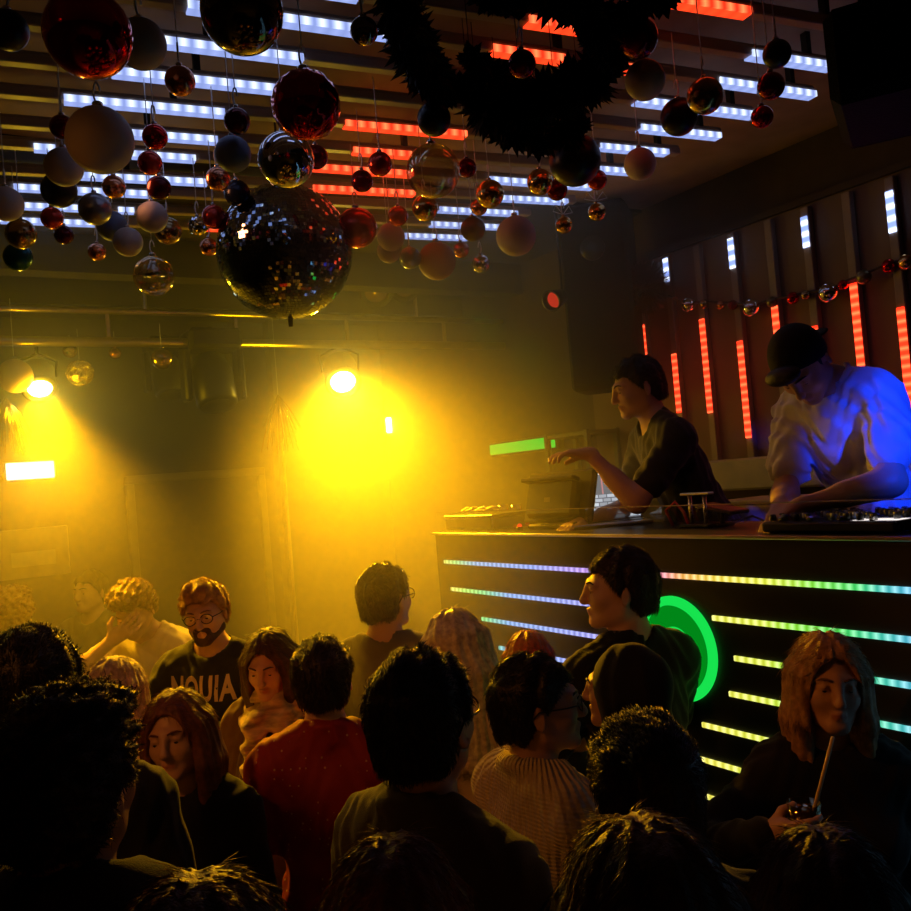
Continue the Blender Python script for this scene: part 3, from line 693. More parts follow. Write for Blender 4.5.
# back of a monitor, facing the DJ
q = onx(560, 533, XBF + .18); q2 = onx(528, 533, XBF + .18)
mon = empty('monitor', (XBF + .24, float(onx(556, 533, XBF + .2)[1]), ZT)); mon.rotation_euler = (0, 0, .12); tag(mon, 'Back of a boxy black touch screen monitor on the booth, turned to the left DJ', 'monitor')
ht = float(onx(552, 470, XBF + .2)[2]) - ZT; print('MON', ht)
M_plas = mat('black plastic shell', (.05, .045, .035), .35)
wm = .40
MB().box((0, 0, .012), (.2, .24, .024), .008).build('base', M_plas, mon)
rt = np.array([[math.cos(.28), 0, math.sin(.28)], [0, 1, 0], [-math.sin(.28), 0, math.cos(.28)]])
MB().box((.0, 0, ht * .52), (.035, wm, ht * .92), .01, rot=rt).build('screen_housing', M_plas, mon)
rh_ = MB().box((-.04, 0, ht * .50), (.06, wm * .72, ht * .66), .015, rot=rt).build('rear_hump', M_plas, mon)
MB().box((-.055, 0, ht * .84), (.05, wm * .8, .02), .006, rot=rt).build('rear_ridge', M_plas, mon)
MB().box((-.07, .01, ht * .5), (.004, .035, .02), rot=rt).build('maker_badge', mat('dull badge', (.25, .22, .12), .5), rh_)
MB().tube([(-.06, -.08, .03), (-.1, -.14, .02), (-.12, -.2, .03)], .004, 6).build('cable', M_gar, mon, True)
# laptop
def screen_mat():
    m, nt = nodes_of('laptop screen with mixing software'); N = nt.nodes; L = nt.links
    out = N.new('ShaderNodeOutputMaterial'); e = N.new('ShaderNodeEmission'); tc = N.new('ShaderNodeTexCoord'); sp = N.new('ShaderNodeSeparateXYZ'); L.new(tc.outputs['Object'], sp.inputs[0])
    u = sp.outputs[1]; v = sp.outputs[2]
    br = N.new('ShaderNodeTexBrick'); br.inputs['Scale'].default_value = 14; br.inputs['Color1'].default_value = (.75, .82, .9, 1); br.inputs['Color2'].default_value = (.35, .38, .42, 1); br.inputs['Mortar'].default_value = (.12, .13, .16, 1); br.inputs['Mortar Size'].default_value = .03
    cb = N.new('ShaderNodeCombineXYZ'); L.new(u, cb.inputs[0]); L.new(v, cb.inputs[1]); L.new(cb.outputs[0], br.inputs[0])
    # upper half grey with columns, lower half pale blue rows
    up = mth(nt, 'GREATER_THAN', v, .125)
    mixc = N.new('ShaderNodeMix'); mixc.data_type = 'RGBA'; L.new(up, mixc.inputs[0]); L.new(br.outputs[0], mixc.inputs[6])
    col = mth(nt, 'GREATER_THAN', mth(nt, 'FRACT', mth(nt, 'MULTIPLY', u, 22)), .86)
    m3 = N.new('ShaderNodeMix'); m3.data_type = 'RGBA'; L.new(col, m3.inputs[0]); m3.inputs[6].default_value = (.16, .17, .18, 1); m3.inputs[7].default_value = (.6, .25, .25, 1)
    L.new(m3.outputs[2], mixc.inputs[7])
    top = mth(nt, 'GREATER_THAN', v, .212); m4 = N.new('ShaderNodeMix'); m4.data_type = 'RGBA'; L.new(top, m4.inputs[0]); L.new(mixc.outputs[2], m4.inputs[6]); m4.inputs[7].default_value = (.8, .85, .9, 1)
    L.new(m4.outputs[2], e.inputs[0]); e.inputs[1].default_value = .95; L.new(e.outputs[0], out.inputs[0]); return m
lp = empty('laptop', (XBF + .40, float(onx(606, 527, XBF + .40)[1]), ZT)); lp.rotation_euler = (0, 0, 1.0); tag(lp, 'Open silver laptop showing music software in front of the left DJ', 'laptop')
M_lap = mat('silver laptop', (.5, .5, .52), .3, .9)
MB().box((-.11, 0, .008), (.23, .33, .014), .004).build('base', M_lap, lp)
MB().box((-.10, 0, .0165), (.11, .28, .003)).build('keyboard', M_black, lp)
rt2 = np.array([[math.cos(.2), 0, math.sin(.2)], [0, 1, 0], [-math.sin(.2), 0, math.cos(.2)]])
ld_ = MB().box((.028, 0, .125), (.008, .33, .225), .003, rot=rt2).build('lid', M_lap, lp)
sc_o = MB().box((0, 0, .118), (.002, .31, .205)).build('screen', screen_mat(), ld_); sc_o.rotation_euler = (0, .2, 0); sc_o.location = (-.0015, 0, .006)
# mixer with knobs
mx_ = empty('dj_mixer', (XBF + .18, float(onx(852, 533, XBF + .18)[1]), ZT)); tag(mx_, 'Black DJ mixer covered in small knobs under the hands of the right DJ', 'dj mixer')
MB().box((0, 0, .018), (.26, .44, .03), .006).build('body', M_black, mx_)
for i in range(6):
    for j in range(10):
        if (i * 7 + j * 3) % 5 == 0: continue
        x = -.11 + i * .043; y = -.19 + j * .042; k = MB().lathe([(.010, 0), (.009, .018), (.006, .020), (0, .020)], (x, y, .036), n=10)
        k.build('knob', mat('knob rubber', (.03, .03, .03), .4) if (i + j) % 4 else mat('lit knob blue', (.2, .3, .7), .3), mx_, True)
for j in range(4): MB().box((-.12, -.15 + j * .1, .042), (.02, .012, .014), .003).build('fader', M_cap, mx_)
# little red lamp, taps, paper, cups
def small(name, label, cat, loc, parts, group=None, rz=0):
    e = empty(name, tuple(loc), rz); tag(e, label, cat, group)
    for nm, mb, m, sm in parts: mb.build(nm, m, e, sm)
    return e
q = onx(520, 530, XBF + .12)
small('indicator_lamp', 'Tiny red lamp glowing on the booth left of the monitor', 'lamp', (q[0], q[1], ZT), [('body', MB().lathe([(.014, 0), (.014, .014), (0, .014)], n=14), M_black, True), ('dome', MB().sphere((0, 0, .018), .011, 12, 8), emat('tiny red lamp', (1, .03, .01), 1.2), True)])
q = onx(484, 530, XBF + .2); g = MB()
for k in range(7): g.tube([(rng.uniform(-.03, .03), -.14 + k * .04, .05 + rng.uniform(0, .02)), (rng.uniform(-.03, .03), -.10 + k * .04, .07), (rng.uniform(-.03, .03), -.05 + k * .04, .055)], .008, 6)
small('cable_coil', 'Pale crumpled cable lying on a dark case at the left end of the booth', 'cable', (q[0], q[1], ZT + .03), [('loops', g, mat('pale cable', (.7, .6, .35), .5), True)])
small('equipment_case', 'Low dark case at the left end of the booth under the pale cable', 'case', (q[0] + .02, q[1], ZT), [('body', MB().box((0, 0, .03), (.22, .42, .06), .008), M_plas, False), ('lid', MB().box((0, 0, .066), (.225, .425, .012), .004), M_plas, False)])
q = onx(700, 533, XBF + .25); g = MB()
g.tube([(0, .05, .0), (-.02, .06, .06), (0, .03, .09), (.01, 0, .05), (0, -.03, .0)], .006, 6)
small('red_cable', 'Red cable looping up beside the chrome taps on the booth', 'cable', (q[0], q[1] + .08, ZT + .004), [('loop', g, mat('red rubber', (.5, .03, .02), .4), True)])
small('tap_stand', 'Chrome stand with a flat top bar on the booth between the DJs', 'stand', (q[0], q[1], ZT), [('post', MB().tube([(0, .035, 0), (0, .035, .115)], .008, 8), M_cap, True), ('post', MB().tube([(0, -.035, 0), (0, -.035, .115)], .008, 8), M_cap, True), ('top_bar', MB().box((0, 0, .12), (.03, .14, .01), .003), M_alu, False), ('foot', MB().box((0, 0, .006), (.06, .14, .012), .003), M_black, False)])
q = onx(722, 512, XBF + .3)
small('tablet', 'Flat black device on a short arm beside the chrome stand', 'tablet', (q[0], q[1], ZT), [('slab', MB().box((0, 0, .062), (.1, .17, .014), .004, rot=np.array([[1, 0, 0], [0, .98, -.17], [0, .17, .98]])), M_black, False), ('arm', MB().tube([(0, 0, 0), (0, 0, .06)], .008, 8), M_black, True), ('foot', MB().lathe([(.04, 0), (.04, .008), (0, .008)], n=20), M_black, True)])
q = onx(745, 533, XBF + .3)
small('loose_cable', 'Thin dark cable curling on the booth below the black device', 'cable', (q[0], q[1], ZT + .003), [('wire', MB().tube([(0, .12, .05), (0, .1, .0), (-.02, .03, .01), (0, -.04, .03), (0, -.12, .0)], .004, 6), M_gar, True)])
q = onx(882, 529, XBF + .1)
small('phone', 'White lit phone lying on the booth at the right edge', 'phone', (q[0], q[1], ZT), [('body', MB().box((0, 0, .03), (.07, .15, .009), .004), M_black, False), ('screen', MB().box((0, 0, .0352), (.06, .135, .0012)), emat('phone glow', (1, .9, .85), 1.1), False), ('prop', MB().box((0, 0, .013), (.05, .1, .026), .003), M_black, False)])
for k, (x, y_) in enumerate([(505, 505), (518, 505)]):
    q = onx(x, 525, XBF + .4)
    small('cup', 'Small clear cup left of the monitor, %s of two' % ('farther' if k == 0 else 'nearer'), 'cup', (q[0], q[1], ZT), [('wall', MB().lathe([(.022, 0), (.028, .10), (.026, .10), (.02, .006), (0, .006)], n=18), M_clear, True)])
# ---------------------------------------------------------------- people: implicit surfaces meshed on a rectilinear grid
def rotm(ax, deg):
    t = math.radians(deg); c, s = math.cos(t), math.sin(t)
    return np.array({'x': [[1, 0, 0], [0, c, -s], [0, s, c]], 'y': [[c, 0, s], [0, 1, 0], [-s, 0, c]], 'z': [[c, -s, 0], [s, c, 0], [0, 0, 1]]}[ax], float)
class Fr:
    """rigid frame: world = R p + t"""
    def __init__(s, R=None, t=(0, 0, 0)): s.R = np.eye(3) if R is None else R; s.t = np.array(t, float)
    def p(s, q): return s.R @ np.array(q, float) + s.t
    def pivot(s, c, R): c = np.array(c, float); return Fr(s.R @ R, s.R @ (c - R @ c) + s.t)
    def inv(s, P): return (P - s.t) @ s.R
def axis_lines(lo, hi, fine, coarse):
    """grid lines: coarse step, fine step h inside each (a, b, h) range"""
    xs = [lo]
    while xs[-1] < hi:
        x = xs[-1]; st = coarse
        for a, b, h in fine:
            if a - h <= x <= b: st = min(st, h)
            elif x < a < x + st: st = max(min(st, a - x), h)
        xs.append(x + st)
    return np.array(xs, np.float32)
class Field:
    def __init__(s, xs, ys, zs): s.x, s.y, s.z = xs, ys, zs; s.f = np.full((len(xs), len(ys), len(zs)), .09, np.float32)
    def sub(s, lo, hi):
        sl = []
        for a, l, h in zip((s.x, s.y, s.z), lo, hi): sl.append(slice(int(np.searchsorted(a, l)), int(np.searchsorted(a, h))))
        return tuple(sl)
    def pts(s, sl): return s.x[sl[0]][:, None, None], s.y[sl[1]][None, :, None], s.z[sl[2]][None, None, :]
    def prim(s, pr, k=.02, infl=0., op='u', noise=None):
        if pr[0] == 'rc':
            _, a, b, r1, r2 = pr[:5]; a = np.array(a); b = np.array(b); m = max(r1, r2) + .07 + infl
            lo = np.minimum(a, b) - m; hi = np.maximum(a, b) + m
        else:
            _, c, R, rad = pr[:4]; c = np.array(c); rad = np.array(rad, float); m = np.abs(R) @ (rad + infl) + .07; lo = c - m; hi = c + m
        sl = s.sub(lo, hi); X, Y, Z = s.pts(sl)
        if min(q.stop - q.start for q in sl) <= 0: return
        if pr[0] == 'rc':
            d = b - a; L2 = float(d @ d) + 1e-12
            px, py, pz = X - a[0], Y - a[1], Z - a[2]
            t = np.clip((px * d[0] + py * d[1] + pz * d[2]) / L2, 0, 1)
            v = np.sqrt((px - t * d[0])**2 + (py - t * d[1])**2 + (pz - t * d[2])**2) - (r1 + t * (r2 - r1)) - infl
        else:
            rad = rad + infl
            px, py, pz = X - c[0], Y - c[1], Z - c[2]
            q = [px * R[0, i] + py * R[1, i] + pz * R[2, i] for i in range(3)]
            k0 = np.sqrt(sum((q[i] / rad[i])**2 for i in range(3))); k1 = np.sqrt(sum((q[i] / rad[i]**2)**2 for i in range(3))) + 1e-9
            v = k0 * (k0 - 1) / k1
        if noise is not None: v = v + noise(X, Y, Z)
        f = s.f[sl]
        if op == 'u': h = np.clip(k - np.abs(f - v), 0, None) / k; s.f[sl] = np.minimum(f, v) - h * h * k * .25
        elif op == 's': v = -v; h = np.clip(k - np.abs(f - v), 0, None) / k; s.f[sl] = np.maximum(f, v) + h * h * k * .25
        elif op == 'i': s.f[sl] = np.maximum(f, v)
    def cut(s, fn):
        X, Y, Z = s.pts((slice(None),) * 3); s.f = np.maximum(s.f, fn(X, Y, Z)).astype(np.float32)
    def disp(s, fn):
        X, Y, Z = s.pts((slice(None),) * 3); s.f = (s.f + np.where(np.abs(s.f) < .05, fn(X, Y, Z), 0)).astype(np.float32)
    def mesh(s):
        f = s.f; f[0] = f[-1] = .1; f[:, 0] = f[:, -1] = .1; f[:, :, 0] = f[:, :, -1] = .1
        ins = f < 0
        cs = [ins[i:ins.shape[0] - 1 + i, j:ins.shape[1] - 1 + j, k:ins.shape[2] - 1 + k] for i in (0, 1) for j in (0, 1) for k in (0, 1)]
        n = sum(c.astype(np.int8) for c in cs); act = (n > 0) & (n < 8); ci = np.argwhere(act)
        if len(ci) == 0: return np.zeros((0, 3)), np.zeros((0, 4), int)
        idx = np.full(act.shape, -1, np.int64); idx[tuple(ci.T)] = np.arange(len(ci))
        acc = np.zeros((len(ci), 3)); cnt = np.zeros(len(ci)); ax = (s.x, s.y, s.z)
        E_ = []
        for a in range(3):
            o1, o2 = [b for b in range(3) if b != a]
            for u in (0, 1):
                for w in (0, 1):
                    s0 = ci.copy(); s0[:, o1] += u; s0[:, o2] += w; s1 = s0.copy(); s1[:, a] += 1
                    f0 = f[tuple(s0.T)]; f1 = f[tuple(s1.T)]; m = (f0 < 0) != (f1 < 0)
                    t = np.where(m, f0 / (f0 - f1 + 1e-20), 0)
                    pt = np.stack([ax[b][s0[:, b]] for b in range(3)], 1).astype(float); pt[:, a] += t * (ax[a][s1[:, a]] - ax[a][s0[:, a]])
                    acc[m] += pt[m]; cnt[m] += 1
        V = acc / cnt[:, None]; quads = []
        for a in range(3):
            b, c = [(1, 2), (2, 0), (0, 1)][a]
            s0 = [slice(None)] * 3; s1 = [slice(None)] * 3; s0[a] = slice(0, -1); s1[a] = slice(1, None)
            A = ins[tuple(s0)]; B = ins[tuple(s1)]; e = np.argwhere(A != B)
            e = e[(e[:, b] > 0) & (e[:, c] > 0) & (e[:, b] < f.shape[b] - 1) & (e[:, c] < f.shape[c] - 1)]
            fl = A[tuple(e.T)]
            def cell(db, dc): q = e.copy(); q[:, b] -= db; q[:, c] -= dc; return idx[tuple(q.T)]
            q = np.stack([cell(1, 1), cell(0, 1), cell(0, 0), cell(1, 0)], 1)
            q[~fl] = q[~fl][:, ::-1]; quads.append(q)
        Q = np.concatenate(quads); Q = Q[(Q >= 0).all(1)]
        return V, Q
def np_mesh(name, V, Q, extra=None):
    me = bpy.data.meshes.new(name); k = Q.shape[1]
    me.vertices.add(len(V)); me.vertices.foreach_set('co', V.astype(np.float32).ravel())
    me.loops.add(len(Q) * k); me.loops.foreach_set('vertex_index', Q.astype(np.int32).ravel())
    me.polygons.add(len(Q)); me.polygons.foreach_set('loop_start', np.arange(0, len(Q) * k, k, dtype=np.int32))
    me.update(calc_edges=True); me.validate(); return me

# skin with lips and stubble carried by a vertex attribute
def skin_mat(name, col, lip):
    if name in MATS: return MATS[name]
    m, nt = nodes_of(name); N = nt.nodes; L = nt.links
    o = N.new('ShaderNodeOutputMaterial'); p = N.new('ShaderNodeBsdfPrincipled'); a = N.new('ShaderNodeAttribute'); a.attribute_name = 'lips'
    nz = N.new('ShaderNodeTexNoise'); nz.inputs['Scale'].default_value = 14; tc = N.new('ShaderNodeTexCoord'); L.new(tc.outputs['Object'], nz.inputs['Vector'])
    c0 = N.new('ShaderNodeMix'); c0.data_type = 'RGBA'; L.new(nz.outputs[0], c0.inputs[0]); c0.inputs[6].default_value = (*[q * .88 for q in col], 1); c0.inputs[7].default_value = (*[min(1, q * 1.1) for q in col], 1)
    c1 = N.new('ShaderNodeMix'); c1.data_type = 'RGBA'; L.new(a.outputs['Fac'], c1.inputs[0]); L.new(c0.outputs[2], c1.inputs[6]); c1.inputs[7].default_value = (*lip, 1)
    L.new(c1.outputs[2], p.inputs['Base Color']); p.inputs['Roughness'].default_value = .48; p.inputs['Subsurface Weight'].default_value = 0
    b = N.new('ShaderNodeBump'); b.inputs['Strength'].default_value = .15; b.inputs['Distance'].default_value = .001; n2 = N.new('ShaderNodeTexNoise'); n2.inputs['Scale'].default_value = 260; L.new(tc.outputs['Object'], n2.inputs['Vector']); L.new(n2.outputs[0], b.inputs['Height']); L.new(b.outputs[0], p.inputs['Normal'])
    L.new(p.outputs[0], o.inputs[0]); MATS[name] = m; return m
SK = {'light': skin_mat('light skin', (.60, .36, .26), (.45, .14, .12)), 'tan': skin_mat('tanned skin', (.46, .26, .17), (.36, .13, .10))}
HAIRC = {'black': (.010, .008, .007), 'dark': (.028, .017, .011), 'brown': (.07, .035, .018), 'auburn': (.16, .055, .02), 'red': (.32, .03, .012), 'blond': (.42, .24, .09), 'ash': (.55, .42, .27), 'white': (.85, .66, .40), 'lightbrown': (.20, .10, .04)}
def hair_mat(k): return mat('hair ' + k, HAIRC[k], .42, 0, .45, var=.35, vscale=55, sheen=.0, bump=.5, bscale=320)
M_lens, _nt = nodes_of('clear spectacle lens'); _o2 = _nt.nodes.new('ShaderNodeOutputMaterial'); _a2 = _nt.nodes.new('ShaderNodeBsdfTransparent'); _b2 = _nt.nodes.new('ShaderNodeBsdfGlossy'); _b2.inputs['Roughness'].default_value = .05; _m2 = _nt.nodes.new('ShaderNodeMixShader'); _m2.inputs[0].default_value = .06
_nt.links.new(_a2.outputs[0], _m2.inputs[1]); _nt.links.new(_b2.outputs[0], _m2.inputs[2]); _nt.links.new(_m2.outputs[0], _o2.inputs[0])
def white_eye():
    return mat('eye white', (.7, .66, .6), .25), mat('dark iris', (.03, .02, .015), .15)

def ik(S, W, l1, l2, pole):
    S = np.array(S, float); W = np.array(W, float); d = W - S; D = np.linalg.norm(d); D2 = min(D, (l1 + l2) * .995); u = d / D; W = S + u * D2
    a = (l1**2 - l2**2 + D2**2) / (2 * D2); h = math.sqrt(max(0, l1**2 - a**2)); p = np.array(pole, float); p -= u * (p @ u); p /= np.linalg.norm(p)
    return S + u * a + p * h, W

def smooth(t): t = np.clip(t, 0, 1); return t * t * (3 - 2 * t)
def person(name_label, px, py, d, face, height=None, sex='m', skin='light', hair='short', hcol='dark', lean=0, side=0, pitch=0, yaw=0, roll=0,
           arms=None, top='tshirt', tcol='black', tmat=None, sleeve='short', sz=1.0, beard=None, glasses=False, res=.0065, brows=True, foot=0.0, slim=1.0, extra=None, pants='jeans', open_mouth=0, hand_res=.005, hsize=1.0):
    """face: heading of the chest, degrees from the camera's own heading, positive to the picture's left"""
    fem = sex == 'f'
    pel = Fr(); ch = pel.pivot((0, 0, .97), rotm('x', lean) @ rotm('y', side)); hd = ch.pivot((0, .02, 1.47), rotm('z', yaw) @ rotm('x', pitch) @ rotm('y', roll))
    sw = (.158 if fem else .185) * slim; chw = (.145 if fem else .168) * slim; hip = .165 * slim
    body = []; B = body.append
    I3 = np.eye(3); hs = hsize
    def H(q): return hd.p(np.array([q[0] * hs, q[1] * hs, 1.47 + (q[2] - 1.47) * hs]))
    HR = hd.R
    # head
    head = [('el', H((0, .012, 1.655)), HR, np.array((.073, .094, .092)) * hs), ('el', H((0, -.028, 1.61)), HR, np.array((.059, .066, .083)) * hs)]
    jw = .050 if fem else .056
    jaw = [('rc', H((jw * .86, -.005, 1.578)), H((.014, -.078, 1.546)), .022 * hs, .016 * hs), ('rc', H((-jw * .86, -.005, 1.578)), H((-.014, -.078, 1.546)), .022 * hs, .016 * hs), ('el', H((0, -.078, 1.545)), HR, np.array((.020, .015, .015)) * hs),
           ('el', H((.034, -.062, 1.612)), HR, np.array((.024, .022, .024)) * hs), ('el', H((-.034, -.062, 1.612)), HR, np.array((.024, .022, .024)) * hs)]
    nose = [('rc', H((0, -.092, 1.655)), H((0, -.114, 1.612)), .0075 * hs, .0105 * hs), ('el', H((0, -.107, 1.606)), HR, np.array((.0155, .012, .009)) * hs), ('rc', H((0, -.086, 1.668)), H((0, -.098, 1.640)), .010 * hs, .009 * hs)]
    lips = [('rc', H((-.018, -.090, 1.5795)), H((0, -.0985, 1.5815)), .004 * hs, .0062 * hs), ('rc', H((.018, -.090, 1.5795)), H((0, -.0985, 1.5815)), .004 * hs, .0062 * hs), ('rc', H((-.014, -.090, 1.570)), H((.014, -.090, 1.570)), .006 * hs, .006 * hs), ('el', H((0, -.095, 1.5695)), HR, np.array((.014, .006, .006)) * hs)]
    brow = [('rc', H((.014, -.088, 1.662)), H((.046, -.074, 1.660)), .0085 * hs, .007 * hs), ('rc', H((-.014, -.088, 1.662)), H((-.046, -.074, 1.660)), .0085 * hs, .007 * hs)]
    ears = []
    for s_ in (-1, 1):
        ears += [('el', H((s_ * .078, .012, 1.622)), HR @ rotm('z', s_ * 24) @ rotm('x', -12), np.array((.007, .017, .031)) * hs)]
    nr = .047 if fem else .057
    neck = [('rc', H((0, .018, 1.575)), ch.p((0, .022, 1.41)), nr * .96, nr * 1.05)]
    trap = [('rc', ch.p((s_ * .03, .03, 1.49)), ch.p((s_ * sw * .86, .015, 1.415)), .038, .040 if fem else .048) for s_ in (-1, 1)]
    chest = [('el', ch.p((0, .008, 1.27)), ch.R, (chw, .104 if not fem else .092, .19)), ('el', ch.p((0, 0, 1.08)), ch.R @ rotm('x', lean * -.3), (chw * (.84 if not fem else .78), .093, .17)), ('rc', ch.p((-sw * .75, .012, 1.395)), ch.p((sw * .75, .012, 1.395)), .056, .056)]
    if fem: chest += [('el', ch.p((s_ * .065, -.075, 1.25)), ch.R, (.055, .05, .055)) for s_ in (-1, 1)]
    pelvis = [('el', (0, .0, .95), I3, (hip, .112, .14)), ('rc', pel.p((0, 0, .95)), ch.p((0, 0, 1.06)), .11 * slim, .105 * slim)]
    # arms
    arms = arms or {}; arm_prims = []; hands = []; sl_prims = []; zones = []
    l1, l2 = (.275, .245) if fem else (.30, .262)
    ar = .85 if fem else 1.0
    for key, s_ in (('L', 1), ('R', -1)):
        spec = arms.get(key, {})
        S = ch.p((s_ * sw, .012, 1.392)); W0 = spec.get('w', (s_ * (sw + .055), -.02, .86)); pole = spec.get('pole', (s_ * .5, .8, -.2))
        if spec.get('onface'):
            uf = np.array(spec['u'], float); uf /= np.linalg.norm(uf); W0 = H((.012, -.118, 1.630)) - HR[:, 1] * .018 - uf * .085; spec['n'] = tuple(HR[:, 1])
        Ew, Ww = ik(S, W0, l1, l2, pole)
        arm_prims += [('rc', S, Ew, .050 * ar, .038 * ar), ('rc', Ew, Ww, .039 * ar, .026 * ar), ('rc', Ew + (Ww - Ew) * .12, Ew + (Ww - Ew) * .5, .040 * ar, .034 * ar)]
        lf = {'short': .62, 'long': 1, 'none': 0, 'elbow': .95, 'push': 1}[sleeve]
        if sleeve == 'short': sl_prims += [('rc', S, S + (Ew - S) * .66, .060 * ar, .060 * ar)]
        elif sleeve in ('long', 'push'): 
            en = .98 if sleeve == 'long' else .45
            sl_prims += [('rc', S, Ew, .060 * ar, .052 * ar), ('rc', Ew, Ew + (Ww - Ew) * en, .052 * ar, .042 * ar)]
        fd = Ww - Ew; fd /= np.linalg.norm(fd); u = np.array(spec.get('u', fd), float); u /= np.linalg.norm(u); n = np.array(spec.get('n', (-s_, 0, 0)), float); n -= u * (n @ u); n /= np.linalg.norm(n)
        th = np.cross(u, n) * (-1 if s_ > 0 else 1) * spec.get('flip', 1); curl = spec.get('curl', (25, 28, 30, 34)); q = .92 if fem else 1.0
        hp = [('rc', Ww - u * .01, Ww + u * .03, .024 * q, .022 * q)]
        for lat in (.026, .009, -.009, -.025): hp.append(('rc', Ww + u * .02 + th * lat * .6 * q, Ww + u * .084 * q + th * lat * q, .0155 * q, .0125 * q))
        hp.append(('rc', Ww + u * .02 + th * .015 * q, Ww + u * .052 * q + th * .028 * q + n * .006, .018 * q, .015 * q))
        hands.append((hp, .014))
        for i_, (lat, Lf) in enumerate(zip((.031, .0105, -.0105, -.030), (.072, .081, .075, .059))):
            c_ = curl[i_] if hasattr(curl, '__len__') else curl; p0 = Ww + u * .088 * q + th * lat * q; ang = 0; pp = p0; fp = []
            spread = (1.5 - i_) * spec.get('spread', 2.5)
            for j_, (fr_, w_) in enumerate(zip((.46, .30, .24), (.6, 1.0, .8))):
                ang += c_ * w_; a_ = math.radians(ang); sp_ = math.radians(spread)
                dd = (u * math.cos(sp_) + th * math.sin(sp_)) * math.cos(a_) + n * math.sin(a_)
                p1 = pp + dd * Lf * fr_ * q; fp.append(('rc', pp, p1, (.0090 - .0008 * j_) * q, (.0083 - .0008 * j_) * q)); pp = p1
            hands.append((fp, .004))
        ta = math.radians(spec.get('thumb', 38)); tn = spec.get('thumbn', .35); t0 = Ww + u * .022 * q + th * .026 * q + n * .006
        td = u * math.cos(ta) + th * math.sin(ta) + n * tn; td /= np.linalg.norm(td); t1_ = t0 + td * .042 * q; td2 = u * math.cos(ta * .4) + th * math.sin(ta * .4) + n * (tn + .25); td2 /= np.linalg.norm(td2)
        hands.append(([('rc', t0, t1_, .0135 * q, .0115 * q), ('rc', t1_, t1_ + td2 * .033 * q, .0112 * q, .0092 * q)], .008))
        if spec.get('show'): zones.append((Ww + u * .07, .12))
        spec['_W'] = Ww; spec['_u'] = u; spec['_n'] = n; spec['_th'] = th
        arms[key] = spec
    legs = []; shoes = []
    for s_ in (-1, 1):
        hp_, kn, an = (s_ * .085, 0, .90), (s_ * (.095 + foot * .4), -.012, .49), (s_ * (.105 + foot), .02, .09)
        legs += [('rc', hp_, kn, .084 * (1.03 if fem else 1), .054), ('rc', kn, an, .052, .036), ('el', (kn[0], kn[1] + .02, .36), I3, (.05, .055, .11))]
        shoes.append([('rc', (an[0], .03, .055), (an[0] + s_ * .008, -.12, .036), .042, .036), ('rc', (an[0], .04, .045), (an[0] + s_ * .008, -.10, .032), .044, .04), ('rc', (an[0], .03, .06), (an[0], .025, .11), .044, .04)])
    # ---- body
    hc = H((0, -.01, 1.63)); rr = .135 * hs
    zl = [(hc - rr, hc + rr)] + [(c - r_, c + r_) for c, r_ in zones]
    P0 = np.array([v for pr in arm_prims for v in (pr[1], pr[2])] + [hc]); lo = np.minimum(P0.min(0) - .22, (-.3, -.25, -.02)); hi = np.maximum(P0.max(0) + .22, (.3, .25, 1.6)); hi[2] = max(hi[2], hc[2] + .2)
    fine = [[(l[a], h[a], res if i == 0 else hand_res) for i, (l, h) in enumerate(zl)] for a in range(3)]
    F1 = Field(*[axis_lines(lo[a], hi[a], fine[a], .017) for a in range(3)])
    for pr in legs: F1.prim(pr, .03)
    for pr in pelvis + chest: F1.prim(pr, .05)
    for pr in trap: F1.prim(pr, .04)
    for pr in neck: F1.prim(pr, .03)
    for pr in arm_prims: F1.prim(pr, .03)
    for sh in shoes: F1.prim(('rc', sh[0][1], sh[0][2], .034, .028), .02)
    for hp, k_ in hands:
        for pr in hp: F1.prim(pr, k_)
    for pr in head: F1.prim(pr, .03)
    for pr in jaw: F1.prim(pr, .022)
    for pr in brow: F1.prim(pr, .014)
    for s_ in (-1, 1): F1.prim(('el', H((s_ * .031, -.094, 1.6395)), HR, np.array((.0175, .013, .0105)) * hs), .012, op='s')
    for s_ in (-1, 1): F1.prim(('el', H((s_ * .0305, -.0755, 1.638)), HR, np.array((.0135, .0135, .0115)) * hs), .004)
    for s_ in (-1, 1):
        F1.prim(('rc', H((s_ * .019, -.0875, 1.6450)), H((s_ * .032, -.0895, 1.6475)), .0040 * hs, .0048 * hs), .004); F1.prim(('rc', H((s_ * .032, -.0895, 1.6475)), H((s_ * .044, -.082, 1.6435)), .0048 * hs, .0040 * hs), .004)
        F1.prim(('rc', H((s_ * .020, -.087, 1.6300)), H((s_ * .042, -.082, 1.6305)), .0036 * hs, .0036 * hs), .004)
    for pr in nose: F1.prim(pr, .010)
    for pr in lips: F1.prim(pr, .0045)
    for pr in ears: F1.prim(pr, .008)
    for s_ in (-1, 1): F1.prim(('el', H((s_ * .086, .006, 1.624)), HR @ rotm('z', s_ * 24), np.array((.005, .009, .018)) * hs), .005, op='s')
    V, Q = F1.mesh(); me = np_mesh('person', V, Q)
    q = hd.inv(V); q[:, 2] -= 1.47; q /= hs; q[:, 2] += 1.47
    lipf = smooth(1 - np.abs(q[:, 2] - 1.5755) / .0125) * smooth((.021 - np.abs(q[:, 0])) / .006) * (q[:, 1] < -.083) * (np.abs(q[:, 0]) < .03)
    at_ = me.attributes.new('lips', 'FLOAT', 'POINT'); at_.data.foreach_set('value', (lipf * (.9 if fem else .5)).astype(np.float32))
    # ---- placing
    th_top = {'short': .016, 'crop': .009, 'curly': .044, 'quiff': .03, 'long': .022, 'bun': .018, 'cap': .018, 'hood': .02, 'bald': .004}[hair]; topl = H((0, .012, 1.655 + .092 + th_top)); tw = at(px, py, d); sc = tw[2] / topl[2]
